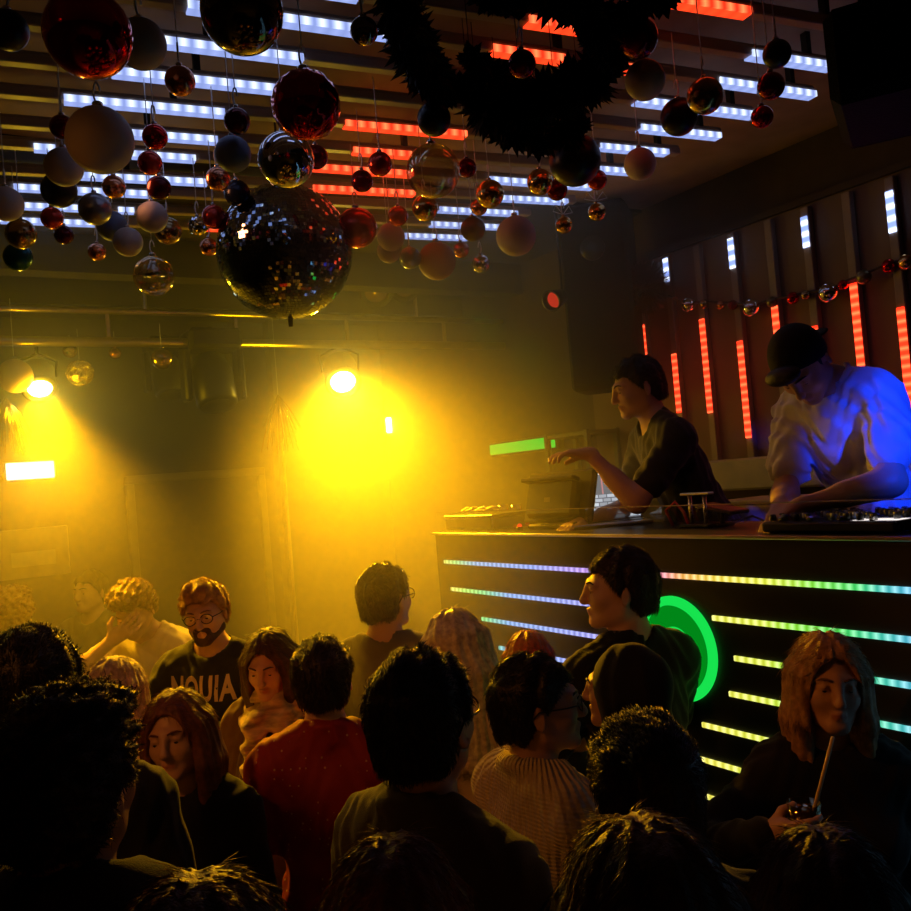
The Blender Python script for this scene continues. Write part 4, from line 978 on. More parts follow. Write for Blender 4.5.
    psi = math.atan2(RW[1, 2] * -1, RW[0, 2] * -1) + math.radians(face)       # heading in the room
    rz = psi + PI / 2
    c_, s__ = math.cos(rz), math.sin(rz); off = np.array([c_ * topl[0] - s__ * topl[1], s__ * topl[0] + c_ * topl[1]]) * sc
    z0 = 0.0
    if height: sc = height / 1.76; off = np.array([c_ * topl[0] - s__ * topl[1], s__ * topl[0] + c_ * topl[1]]) * sc; z0 = tw[2] - topl[2] * sc
    o = link('person', me, SK[skin]); o.location = (tw[0] - off[0], tw[1] - off[1], z0); o.rotation_euler = (0, 0, rz); o.scale = (sc,) * 3
    tag(o, name_label, 'person'); print('P %-60s h=%.2f z0=%.2f' % (name_label[:60], 1.761 * sc, z0), len(V))
    # eyes
    we = white_eye()
    for s_ in (-1, 1):
        e = MB().sphere((0, 0, 0), .0122 * hs, 16, 10); n0 = len(e.f)
        eo = e.build('eye', list(we), o, True); c = H((s_ * .0305, -.0775, 1.638)); eo.location = c
        R4 = Matrix(HR.tolist()).to_4x4(); eo.rotation_euler = R4.to_euler()
        cs = [p_.center for p_ in eo.data.polygons]; eo.data.polygons.foreach_set('material_index', [1 if (c_2[1] < -.0095 * hs) else 0 for c_2 in cs])
    def sdf_child(nm, prims, m, lo_, hi_, r_, k=.012, post=None, smoothk=True, subs=(), disp=None, cuts=()):
        Fd = Field(*[axis_lines(lo_[a], hi_[a], [], r_) for a in range(3)])
        for pr in prims: Fd.prim(pr, k if not (len(pr) > 5) else pr[5])
        for pr in subs: Fd.prim(pr, .012, op='s')
        if disp is not None: Fd.disp(disp)
        for c in cuts: Fd.cut(c)
        V_, Q_ = Fd.mesh()
        if not len(V_): return None, None, None
        me_ = np_mesh(nm, V_, Q_); ob = link(nm, me_, m, o); return ob, V_, Q_
    def local(X, Y, Z, fr): # coordinates in a frame
        px_, py_, pz_ = X - fr.t[0], Y - fr.t[1], Z - fr.t[2]
        return [px_ * fr.R[0, i] + py_ * fr.R[1, i] + pz_ * fr.R[2, i] for i in range(3)]
    # ---- top
    th_ = .015 if top in ('tshirt', 'shirt') else .022
    hem = .86 if top != 'coat' else .72
    tp = [(pr[0], pr[1], pr[2], pr[3] + th_, pr[4] + th_) if pr[0] == 'rc' else ('el', pr[1], pr[2], np.array(pr[3]) + th_) for pr in chest + trap]
    tp += [(pr[0], pr[1], pr[2], np.array(pr[3]) + th_ + .008) if pr[0] == 'el' else (pr[0], pr[1], pr[2], pr[3] + th_, pr[4] + th_) for pr in pelvis]
    slp = [(pr[0], pr[1], pr[2], pr[3] + (.004 if th_ < .015 else .010), pr[4] + (.006 if th_ < .015 else .008)) for pr in sl_prims]
    Pt = np.array([v for pr in slp for v in (pr[1], pr[2])] or [S, S]); lo_t = np.minimum(Pt.min(0) - .12, (-.34, -.28, hem - .05)); hi_t = np.maximum(Pt.max(0) + .12, (.34, .28, 1.55))
    cpt = [ch.p((s_ * .2, y_, z_)) for s_ in (-1, 1) for y_ in (-.22, .22) for z_ in (1.0, 1.62)]; lo_t = np.minimum(lo_t, np.min(cpt, 0)); hi_t = np.maximum(hi_t, np.max(cpt, 0))
    FT = Field(*[axis_lines(lo_t[a], hi_t[a], [], .0095) for a in range(3)])
    for pr in tp: FT.prim(pr, .05)
    for pr in slp: FT.prim(pr, .035)
    ph = random.uniform(0, 6)
    def wr(X, Y, Z):
        a, b, c = local(X, Y, Z, ch)
        return sz * .0024 * np.sin(38 * a + 22 * c + 9 * np.sin(17 * b + ph) + ph) + sz * .0024 * np.sin(61 * c + 30 * b + 7 * np.sin(24 * a + ph)) + sz * .0028 * np.sin(19 * c - 26 * a + ph * 2 + 4 * np.sin(11 * c))
    FT.disp(wr)
    nb = .018 if top in ('tshirt', 'knit') else .004
    FT.prim(('rc', ch.p((0, .006, 1.505 if top != 'wide' else 1.49)), ch.p((0, -.05, 1.66)), nr + nb, .12), .012, op='s')
    FT.cut(lambda X, Y, Z: hem - Z + 0 * X)
    if top in ('shirt', 'coat', 'knit', 'hoodie'):
        rcol = {'shirt': .012, 'coat': .016, 'knit': .018, 'hoodie': .03}[top]
        for k in range(16):
            t0_, t1_ = 2 * PI * k / 16, 2 * PI * (k + 1) / 16
            if top in ('shirt', 'coat') and 4.3 < (t0_ + t1_) / 2 < 5.15: continue
            def cp(t): return ch.p(((nr + rcol * .8) * math.cos(t), .012 + (nr + rcol) * math.sin(t) * 1.06, 1.487 + .028 * math.sin(t) + (.02 if top == 'hoodie' and math.sin(t) > 0 else 0)))
            FT.prim(('rc', cp(t0_), cp(t1_), rcol, rcol), .010)
    if top == 'hoodie': FT.prim(('el', ch.p((0, .105, 1.43)), ch.R, (.12, .05, .07)), .03)
    V, Q = FT.mesh(); tm = tmat or mat('cloth ' + tcol, CLOTH[tcol], .85, 0, .25, bump=.35, bscale=420, sheen=.25, var=.12)
    tn_ = {'tshirt': 't_shirt', 'shirt': 'shirt', 'coat': 'coat', 'knit': 'sweater', 'hoodie': 'hooded_sweatshirt', 'wide': 'blouse'}[top]
    to = link(tn_, np_mesh(tn_, V, Q), tm, o)
    # ---- trousers and shoes, mostly out of sight
    FP = Field(axis_lines(-.3, .3, [], .02), axis_lines(-.22, .22, [], .02), axis_lines(.04, 1.1, [], .022))
    for pr in legs + pelvis: FP.prim((pr[0], pr[1], pr[2], np.array(pr[3]) + .014 if pr[0] == 'el' else pr[3] + .012, *( (pr[4] + .016,) if pr[0] == 'rc' else ())), .03)
    FP.cut(lambda X, Y, Z: Z - 1.0 + 0 * X); FP.cut(lambda X, Y, Z: .08 - Z + 0 * X)
    V, Q = FP.mesh(); link('trousers', np_mesh('trousers', V, Q), mat('dark trousers', (.02, .022, .03), .9, bump=.3, bscale=200), o)
    for sh in shoes:
        Fs = Field(axis_lines(sh[0][1][0] - .08, sh[0][1][0] + .08, [], .013), axis_lines(-.2, .12, [], .013), axis_lines(-.02, .17, [], .012))
        for pr in sh: Fs.prim(pr, .02)
        Fs.cut(lambda X, Y, Z: .002 - Z + 0 * X)
        V, Q = Fs.mesh(); link('shoe', np_mesh('shoe', V, Q), mat('dark shoe', (.03, .025, .02), .5), o)
    # ---- hair
    hm = hair_mat(hcol)
    def hl(X, Y, Z): a, b, c = local(X, Y, Z, hd); return a / hs, b / hs, (c - 1.47) / hs + 1.47
    th0 = {'short': .014, 'crop': .008, 'curly': .024, 'quiff': .022, 'long': .020, 'bun': .016, 'cap': .012, 'hood': .028, 'bald': .004}[hair]
    cap_ = ('el', H((0, .014, 1.657)), HR, (np.array((.073, .094, .092)) + th0) * hs)
    prims = [cap_, ('el', H((0, .05, 1.60)), HR, (np.array((.062, .058, .07)) + th0 * .6) * hs)]
    subs = [('el', H((0, -.098, 1.606)), HR, np.array((.070, .066, .090)) * hs)]
    lo_h = hc - .2 * hs; hi_h = hc + .2 * hs; cuts = []
    side_z = 1.60 if hair in ('short', 'crop', 'quiff', 'curly') else 1.0
    if hair in ('short', 'crop', 'quiff', 'curly', 'bun'):
        def c1(X, Y, Z):
            a, b, c = hl(X, Y, Z); line = 1.563 + .005 * np.sin(70 * a + 50 * b) + np.clip((.050 - b) * 1.2, 0, .135)      # hairline rises from the nape towards the temples
            return line - c
        cuts.append(c1)
        for s_ in (-1, 1): subs.append(('el', H((s_ * .092, .006, 1.615)), HR, np.array((.022, .024, .036)) * hs))
        prims = [cap_, ('el', H((0, .046, 1.60)), HR, (np.array((.060, .060, .075)) + th0 * .5) * hs)]
    if hair == 'quiff':
        prims.append(('el', H((0, -.045, 1.748)), HR @ rotm('x', 15), np.array((.060, .055, .028)) * hs))
    if hair == 'curly':
        prims += [('el', H((0, -.02, 1.735)), HR, np.array((.082, .085, .045)) * hs)]
    if hair == 'bun': prims.append(('el', H((0, .115, 1.70)), HR, np.array((.045, .04, .042)) * hs))
    if hair == 'long':
        dn = (extra or {}).get('hairlen', .30); hf = (extra or {}).get('hairfat', 1.0)
        for t in np.linspace(-2.15, 2.15, 13):
            x_, y_ = .079 * math.sin(t), .012 + .088 * math.cos(t)
            fl = 1.0 + .25 * dn
            tip = ch.p((x_ * 1.18, y_ * 1.05 + .02, max(1.62 - dn, 1.30))) if dn > .16 else H((x_ * 1.05, y_ * 1.02, 1.62 - dn))
            md = H((x_ * 1.06, y_ * 1.04, 1.545))
            prims.append(('rc', H((x_, y_, 1.66)), md, .027 * hs * hf, .031 * hs * hf, .02)); prims.append(('rc', md, tip, .031 * hs * hf, .021 * hs * hf, .02))
        lo_h = np.minimum(lo_h, ch.p((0, 0, 1.62 - dn)) - .2); hi_h = np.maximum(hi_h, ch.p((0, 0, 1.5)) + .2)
        def c2(X, Y, Z):
            a, b, c = hl(X, Y, Z); return -(np.sqrt((a / .066)**2 + ((b + .10) / .10)**2 + ((np.minimum(c, 1.60) * 0 + np.where(c > 1.60, c - 1.60, (c - 1.60) * .35)) / .118)**2) - 1) * .06
        cuts.append(c2); subs = []
    if hair == 'hood':
        prims = [('el', H((0, .03, 1.645)), HR, np.array((.098, .118, .122)) * hs), ('rc', H((0, .03, 1.58)), ch.p((0, .05, 1.46)), .098, .11)]
        subs = [('el', H((0, -.125, 1.605)), HR, np.array((.075, .09, .105)) * hs)]; hm = tm
        lo_h = lo_h - .1
    if hair == 'cap':
        cuts.append(lambda X, Y, Z: 1.615 + np.clip((.03 - hl(X, Y, Z)[1]) * .72, 0, .09) - hl(X, Y, Z)[2])
        prims = [cap_, ('el', H((0, .046, 1.60)), HR, np.array((.066, .064, .075)) * hs)]
    amp, frq = {'curly': (.012, 85), 'long': (.0026, 120), 'quiff': (.005, 80), 'short': (.0055, 80), 'crop': (.003, 90), 'bun': (.003, 120), 'cap': (.0, 50), 'hood': (.003, 30), 'bald': (.0, 1)}[hair]
    def hn(X, Y, Z):
        a, b, c = hl(X, Y, Z)
        if hair in ('long', 'bun'): t = np.arctan2(a, b + .01 * np.sin(30 * c)); return amp * np.sin(25 * t + 2 * np.sin(14 * c)) + amp * .8 * np.sin(11 * t + 2 * np.sin(9 * c + ph)) + .005 * np.exp(-(a / .008)**2) * (c > 1.66) * (b < .07)
        if hair == 'curly': return amp * (np.sin(frq * a + 5 * np.sin(40 * c)) * np.sin(frq * b + ph) * np.sin(frq * c + 4 * np.sin(35 * a)) + .5 * np.sin(160 * a + ph) * np.sin(150 * c))
        return amp * (np.sin(frq * a + 14 * b + 4 * np.sin(30 * b)) + .5 * np.sin(frq * 1.9 * a - 30 * c)) * .8
    ho, HV, HQ = sdf_child('hair' if hair not in ('hood', 'cap') else ('hood' if hair == 'hood' else 'cap'), prims, hm if hair != 'cap' else mat('black cap cloth', (.01, .01, .011), .9, bump=.3, bscale=300), lo_h, hi_h, .0062, .018, subs=subs, disp=hn, cuts=cuts)
    if hair == 'cap':
        Fb = ('el', H((0, .135, 1.595)), HR @ rotm('x', -34), np.array((.050, .055, .008)) * hs)
        bo_, _, _ = sdf_child('cap_brim', [Fb], mat('black cap cloth', (.01, .01, .011), .9), H((0, .135, 1.595)) - .1, H((0, .135, 1.595)) + .1, .0045, .01)
        bo_.parent = ho
        sdf_child('hair', [('el', H((0, .02, 1.64)), HR, np.array((.078, .096, .085)) * hs), ('el', H((0, -.098, 1.712)), HR, np.array((.060, .034, .026)) * hs)], hair_mat(hcol), lo_h, hi_h, .0065, .01, subs=[('el', H((0, -.098, 1.602)), HR, np.array((.070, .085, .085)) * hs)] + [('el', H((s_ * .092, .006, 1.615)), HR, np.array((.024, .026, .04)) * hs) for s_ in (-1, 1)], cuts=[lambda X, Y, Z: 1.56 - hl(X, Y, Z)[2]])
    # strands over the hair surface
    if hair in ('short', 'crop', 'quiff', 'curly', 'long', 'bun') and HV is not None:
        tri = HV[HQ]; nn = np.cross(tri[:, 2] - tri[:, 0], tri[:, 3] - tri[:, 1]); ar_ = np.linalg.norm(nn, axis=1) + 1e-12; nn /= ar_[:, None]
        ns = int({'long': 9000, 'curly': 4500, 'short': 5500, 'crop': 5500, 'quiff': 5000, 'bun': 5000}[hair] * min(1.4, max(.45, 2.2 / d)))
        pk = rng.choice(len(tri), ns, p=ar_ / ar_.sum()); w4 = rng.dirichlet((1, 1, 1, 1), ns); Pp = (tri[pk] * w4[:, :, None]).sum(1); Nn = nn[pk]
        upv = HR[:, 2]; fwd = -HR[:, 1]; rt_ = HR[:, 0]; lq = hd.inv(Pp); rel_ = Pp - H((0, .02, 1.70))
        if hair in ('long', 'bun'):
            flow = np.tile(-upv, (ns, 1)); tz = lq[:, 2] > 1.68; flow[tz] = (np.sign(lq[tz, 0:1]) * rt_[None] * .8 - upv[None] * .5 + HR[:, 1][None] * .25)
            lift, L_ = .02, rng.uniform(.02, .045, ns)
        elif hair == 'curly': flow = rng.normal(size=(ns, 3)); lift, L_ = .6, rng.uniform(.008, .020, ns)
        else:
            flow = fwd[None] * np.where(lq[:, 2:3] > 1.66, .9, .1) - upv[None] * np.where(lq[:, 2:3] > 1.70, -.05, .9) + rng.normal(0, .10, (ns, 3)); lift, L_ = (.36, rng.uniform(.012, .024, ns)) if hair != 'crop' else (.40, rng.uniform(.008, .016, ns))
        flow = flow - Nn * (flow * Nn).sum(1)[:, None]; flow /= np.linalg.norm(flow, axis=1)[:, None] + 1e-9
        crv = 0 if hair == 'curly' else 1
        D1 = flow * (1 - lift) + Nn * lift + rng.normal(0, .03 if hair in ('long', 'bun') else .08, (ns, 3)); D1 /= np.linalg.norm(D1, axis=1)[:, None]
        D2 = flow + Nn * lift * .2 - crv * Nn * (L_ * 5.5)[:, None] + rng.normal(0, .18 if hair == 'curly' else .06, (ns, 3)); D2 /= np.linalg.norm(D2, axis=1)[:, None]
        p0 = Pp - Nn * .002; p1 = p0 + D1 * (L_ * .5)[:, None]; p2 = p1 + D2 * (L_ * .5)[:, None]
        s1_ = np.cross(D1, Nn + 1e-3); s1_ /= np.linalg.norm(s1_, axis=1)[:, None] + 1e-9; wdt = .0006 + .0001 * d
        VV = np.stack([p0 - s1_ * wdt, p0 + s1_ * wdt, p1 + s1_ * wdt * .9 , p1 - s1_ * wdt * .9, p2, p1 + Nn * wdt], 1).reshape(-1, 3); b_ = np.arange(ns)[:, None] * 6
        FF = np.concatenate([b_ + np.array([[0, 1, 2, 3]]), b_ + np.array([[3, 2, 4, 4]])]); 
        tris = np.concatenate([b_ + np.array([[0, 1, 5]]), b_ + np.array([[1, 2, 5]]), b_ + np.array([[0, 5, 3]]), b_ + np.array([[3, 5, 4]]), b_ + np.array([[5, 2, 4]]), b_ + np.array([[0, 2, 1]]), b_ + np.array([[0, 3, 2]]), b_ + np.array([[3, 4, 2]])])
        n0 = len(HV); me_ = ho.data; allV = np.concatenate([HV, VV]); 
        T1 = np.concatenate([HQ[:, [0, 1, 2]], HQ[:, [0, 2, 3]], tris + n0]); nm_ = np_mesh('hair', allV, T1); nm_.materials.append(hm); nm_.polygons.foreach_set('use_smooth', [True] * len(nm_.polygons)); old = ho.data; ho.data = nm_; bpy.data.meshes.remove(old)
    # brows
    if brows:
        for s_ in (-1, 1):
            g = MB(); pts = [H((s_ * x_, y_, z_)) for x_, y_, z_ in ((.013, -.0975, 1.662), (.026, -.0955, 1.667), (.038, -.088, 1.667), (.048, -.078, 1.661))]
            g.tube(pts, [.0026 * hs, .0034 * hs, .003 * hs, .0014 * hs], 6); g.build('eyebrow', hair_mat(hcol if hcol not in ('white', 'ash', 'blond') else 'lightbrown'), o, True)
    if beard:
        sdf_child('beard', [('rc', H((.046, -.01, 1.575)), H((.014, -.078, 1.546)), .029 * hs, .022 * hs), ('rc', H((-.046, -.01, 1.575)), H((-.014, -.078, 1.546)), .029 * hs, .022 * hs), ('el', H((0, -.080, 1.545)), HR, np.array((.028, .022, .022)) * hs), ('rc', H((-.02, -.090, 1.591)), H((.02, -.090, 1.591)), .0085, .0085), ('rc', H((-.024, -.085, 1.588)), H((-.024, -.078, 1.56)), .011, .014), ('rc', H((.024, -.085, 1.588)), H((.024, -.078, 1.56)), .011, .014)],
                  hair_mat(beard), hc - .16, hc + .14, .0055, .010, disp=lambda X, Y, Z: .0012 * np.sin(300 * X + 200 * Z) * np.sin(280 * Y))
    if glasses:
        g = MB()
        for s_ in (-1, 1):
            g.tube([H((s_ * .033 + .024 * math.cos(t), -.104 + .006 * abs(math.cos(t)) , 1.638 + .019 * math.sin(t))) for t in np.linspace(0, 2 * PI, 21)[:-1]], .0019, 6, closed=True)
            g.tube([H((s_ * .057, -.098, 1.642)), H((s_ * .078, -.06, 1.642)), H((s_ * .084, .012, 1.640)), H((s_ * .082, .03, 1.622))], .0020, 6)
        g.tube([H((-.009, -.104, 1.640)), H((0, -.109, 1.643)), H((.009, -.104, 1.640))], .002, 6)
        go_ = g.build('glasses', mat('dark glasses frame', (.02, .015, .015), .3), o, True)
        for s_ in (-1, 1):
            l_ = MB(); ring_ = [H((s_ * .033 + .023 * math.cos(t), -.104 + .006 * abs(math.cos(t)), 1.638 + .018 * math.sin(t))) for t in np.linspace(0, 2 * PI, 21)[:-1]]
            l_.add([q_ for q_ in ring_] + [q_ + HR[:, 1] * .0012 for q_ in ring_], [tuple(range(20)), tuple(range(39, 19, -1))] + [(k, 20 + k, 20 + (k + 1) % 20, (k + 1) % 20) for k in range(20)]); l_.build('lens', M_lens, go_)
    return dict(o=o, H=H, ch=ch, hd=hd, arms=arms, sc=sc, local=sdf_child, hc=hc, tm=tm, top=to)
def pw(P_, q): # local point of a person to the room
    bpy.context.view_layer.update() if False else None
    o = P_['o']; rz = o.rotation_euler[2]; c, s = math.cos(rz), math.sin(rz); q = np.array(q) * P_['sc']
    return np.array([o.location[0] + c * q[0] - s * q[1], o.location[1] + s * q[0] + c * q[1], o.location[2] + q[2]])
CLOTH = {'black': (.012, .012, .013), 'charcoal': (.03, .03, .032), 'olive': (.16, .14, .07), 'olivedark': (.07, .065, .035), 'red': (.42, .02, .015), 'cream': (.72, .60, .42), 'white': (.75, .73, .70), 'yellowwhite': (.78, .70, .38), 'brown': (.10, .05, .03), 'navy': (.02, .025, .05), 'darkgrey': (.05, .048, .045), 'tan': (.55, .38, .2)}
# ---------------------------------------------------------------- the people
def pattern_mat():
    m, nt = nodes_of('red shirt with small pale motifs'); N = nt.nodes; L = nt.links
    o = N.new('ShaderNodeOutputMaterial'); p = N.new('ShaderNodeBsdfPrincipled'); tc = N.new('ShaderNodeTexCoord'); v = N.new('ShaderNodeTexVoronoi'); v.inputs['Scale'].default_value = 42; v.inputs['Randomness'].default_value = .35
    L.new(tc.outputs['Object'], v.inputs['Vector']); lt = mth(nt, 'LESS_THAN', v.outputs['Distance'], .13); mx = N.new('ShaderNodeMix'); mx.data_type = 'RGBA'; L.new(lt, mx.inputs[0]); mx.inputs[6].default_value = (.30, .008, .008, 1); mx.inputs[7].default_value = (.6, .35, .25, 1)
    L.new(mx.outputs[2], p.inputs['Base Color']); p.inputs['Roughness'].default_value = .7; L.new(p.outputs[0], o.inputs[0]); return m
def knit_mat():
    m, nt = nodes_of('cream ribbed knit'); N = nt.nodes; L = nt.links
    o = N.new('ShaderNodeOutputMaterial'); p = N.new('ShaderNodeBsdfPrincipled'); tc = N.new('ShaderNodeTexCoord'); sp = N.new('ShaderNodeSeparateXYZ'); L.new(tc.outputs['Object'], sp.inputs[0])
    an = mth(nt, 'ARCTAN2', sp.outputs[0], sp.outputs[1]); wv = mth(nt, 'SINE', mth(nt, 'MULTIPLY', an, 62.0)); w2 = mth(nt, 'SINE', mth(nt, 'MULTIPLY', sp.outputs[2], 700.0))
    b = N.new('ShaderNodeBump'); b.inputs['Strength'].default_value = .9; b.inputs['Distance'].default_value = .004; L.new(mth(nt, 'ADD', wv, mth(nt, 'MULTIPLY', w2, .25)), b.inputs['Height']); L.new(b.outputs[0], p.inputs['Normal'])
    p.inputs['Base Color'].default_value = (.74, .58, .36, 1); p.inputs['Roughness'].default_value = .9; p.inputs['Sheen Weight'].default_value = .3; L.new(p.outputs[0], o.inputs[0]); return m
GB = 'crowd on the dance floor'
crowd = {}
def pp(key, *a, **k): crowd[key] = person(*a, **k); return crowd[key]
pp('A', 'Person half cut by the left edge, only curly brown hair lit, in the haze', 10, 584, 4.3, 10, hair='curly', hcol='lightbrown', tcol='brown', res=.008)
pp('A2', 'Dim person deep in the haze behind the man hiding his face', 90, 570, 5.3, 160, hair='short', hcol='dark', tcol='olive', res=.009, sleeve='long')
pp('B', 'Curly haired man in a pale yellow T-shirt holding a hand over his face', 124, 581, 4.12, 172, hair='curly', hcol='lightbrown', tcol='yellowwhite', lean=6, pitch=26,
   arms={'R': dict(onface=1, pole=(-.75, -.25, -.6), u=(.80, .05, .50), curl=(22, 24, 26, 30), show=1, thumb=55), 'L': dict(w=(.30, -.10, .95))})
pp('C', 'Blond bearded man with glasses in a dark sweatshirt with lettering, hands clasped', 199, 578, 3.66, 168, hair='quiff', hcol='blond', beard='brown', glasses=True, top='tshirt', tcol='charcoal', sleeve='long', pitch=10, yaw=12, roll=-4,
   arms={'R': dict(w=(-.095, -.27, 1.245), pole=(-.9, .3, -.5), u=(.85, -.25, .35), n=(.1, 1, -.2), curl=(48, 50, 52, 55), show=1), 'L': dict(w=(.11, -.25, 1.20), pole=(.9, .3, -.5), u=(-.85, -.2, .3), n=(.1, .9, -.3), curl=(55, 55, 55, 55), show=1)})
pp('D', 'Woman with long brown hair and a big tan scarf looking down', 264, 630, 3.12, 178, sex='f', hair='long', hcol='brown', extra=dict(hairlen=.25, hairfat=1.05), top='coat', tcol='brown', sleeve='long', pitch=16, yaw=-6,
   arms={'L': dict(w=(.155, -.22, 1.30), pole=(.7, .2, -.7), u=(-.15, -.1, 1), n=(-.2, 1, 0), curl=(62, 65, 68, 70), show=1, thumb=25)})
pp('E', 'Woman with straight ash blond hair turned away beside the man hiding his face', 113, 656, 2.9, -25, sex='f', hair='long', hcol='ash', extra=dict(hairlen=.36), tcol='cream', sleeve='long', top='wide')
pp('F', 'Woman with auburn hair facing the camera, face lit dim orange', 171, 689, 2.4, 170, sex='f', hair='long', hcol='auburn', extra=dict(hairlen=.30, hairfat=1.05), tcol='black', sleeve='long', top='wide', roll=-6, yaw=6)
pp('G', 'Dark haired man seen from behind in a red shirt with small motifs', 319, 636, 2.55, 2, hair='short', hcol='dark', top='shirt', sleeve='short', tmat=pattern_mat(), slim=.95)
pp('H', 'Man in an olive long sleeved top seen from behind, wearing glasses', 381, 563, 3.35, -12, yaw=-22, hair='short', hcol='brown', top='tshirt', tcol='olive', sleeve='long', glasses=True)
pp('I', 'Woman with thick white blond hair seen from behind in front of the booth', 450, 608, 2.85, -12, sex='f', hair='long', hcol='white', extra=dict(hairlen=.34, hairfat=1.25), tcol='cream', sleeve='long', top='wide', pitch=14, roll=8,
   arms={'R': dict(w=(-.05, -.28, 1.2)), 'L': dict(w=(.10, -.28, 1.25))})
pp('J', 'Woman with bright red hair mostly hidden behind the man in the cream sweater', 526, 630, 3.3, -20, sex='f', hair='long', hcol='red', extra=dict(hairlen=.18), tcol='navy', sleeve='long', top='wide',
   arms={'L': dict(w=(.20, -.12, 1.33), u=(.2, -.1, 1), n=(-.5, 1, 0), curl=30, show=1)})
pp('K', 'Dark haired man in a cream ribbed sweater facing right, one finger raised', 528, 654, 2.1, -62, yaw=-22, hair='short', hcol='black', top='knit', sleeve='long', tmat=knit_mat(), skin='tan', glasses=True,
   arms={'L': dict(w=(-.02, -.27, 1.30), pole=(.8, .2, -.6), u=(-.05, .0, 1), n=(-.3, 1, 0), curl=(4, 62, 66, 70), show=1, thumb=20), 'R': dict(w=(.05, -.27, 1.16), pole=(-.9, .3, -.5), n=(0, 1, 0))})
pp('L', 'Large dark figure of a man with glasses in an olive jacket, centre front', 415, 649, 1.6, -50, yaw=22, hair='short', hcol='black', top='coat', sleeve='long', tcol='olivedark', glasses=True, skin='tan', sz=1)
pp('M', 'Short haired man in a black T-shirt in profile before the green emblem', 620, 547, 2.85, 29, yaw=55, hair='short', hcol='dark', tcol='black', skin='light', slim=1.0, arms={'R': dict(w=(.0, -.25, 1.12), pole=(-.9, .3, -.4)), 'L': dict(w=(.05, -.24, 1.16), pole=(.9, .3, -.4))})
pp('N', 'Person in a black hood behind the man in the cream sweater', 622, 643, 2.4, 62, hair='hood', hcol='black', top='hoodie', tcol='black', sleeve='long', skin='tan', slim=.9)
pp('O', 'Dark head of a short haired man behind the light brown head at the bottom edge', 640, 713, 1.42, 3, hair='short', hcol='dark', top='tshirt', tcol='black')
pp('P', 'Light brown haired head cut by the bottom edge below the dark short haired man', 640, 817, .98, 12, sex='f', hair='long', hcol='lightbrown', tcol='black', top='wide', sleeve='long', brows=False, slim=.86)
pp('Q', 'Brown haired head with a parting, below the woman with the drink', 822, 828, 1.15, -8, sex='f', hair='long', hcol='brown', tcol='black', top='wide', sleeve='long', brows=False, slim=.86)
R_ = pp('R', 'Blonde woman facing the camera in dark clothes holding a drink with a straw', 826, 631, 2.2, 172, sex='f', hair='long', hcol='blond', extra=dict(hairlen=.34, hairfat=1.0), top='wide', tcol='black', sleeve='long', roll=4,
   arms={'R': dict(w=(-.22, -.26, 1.355), pole=(-.9, .2, -.6), u=(.80, -.55, .16), n=(.45, .75, 0), curl=(34, 36, 38, 40), show=1, thumb=50, thumbn=.75)})
pp('S', 'Dark haired head at the left edge behind the curly black haired man', 28, 626, 1.85, 8, hair='short', hcol='black', tcol='black')
pp('T', 'Man with curly black hair in a dark jacket, large at the lower left', 58, 682, 1.24, -10, hair='curly', hcol='dark', top='coat', tcol='charcoal', sleeve='long', skin='tan', hsize=.90, slim=1.2)
pp('V', 'Top of a brown haired head with a parting, bottom edge right of the left corner', 192, 876, .86, 6, sex='f', hair='long', hcol='auburn', tcol='black', top='wide', sleeve='long', brows=False, slim=.86)
pp('W', 'Parted brown hair at the bottom edge before the man in the olive jacket', 388, 836, 1.16, -3, sex='f', hair='long', hcol='auburn', tcol='black', top='wide', sleeve='long', brows=False, slim=.86)
dj1 = pp('DJ1', 'Left DJ in a dark T-shirt leaning over the booth, one hand raised forward', 630, 357, 3.75, 97, hair='short', hcol='dark', tcol='charcoal', lean=24, pitch=-10, height=1.80,
   arms={'L': dict(w=(.12, -.50, 1.335), pole=(.35, .25, -1), u=(-.1, -1, .12), n=(0, -.1, -1), curl=(16, 22, 28, 34), show=1, spread=5, thumb=30), 'R': dict(w=(-.08, -.50, 1.06), pole=(-.6, .6, -.4), n=(0, 0, -1), show=1)})
dj2 = pp('DJ2', 'Right DJ in a white T-shirt and black cap bending over the mixer', 778, 338, 2.9, 118, yaw=12, hair='cap', hcol='black', tcol='white', lean=26, pitch=33, slim=.88, sz=2.2, height=1.83, 
   arms={'L': dict(w=(.10, -.50, 1.055), pole=(.8, .5, -.2), n=(-.2, -.2, -1), u=(-.45, -.7, -.35), curl=(28, 30, 32, 34), show=1), 'R': dict(w=(.02, -.49, 1.06), pole=(-.6, .5, -.6), n=(.2, -.2, -1), u=(.45, -.7, -.35), curl=(28, 30, 32, 34), show=1)})
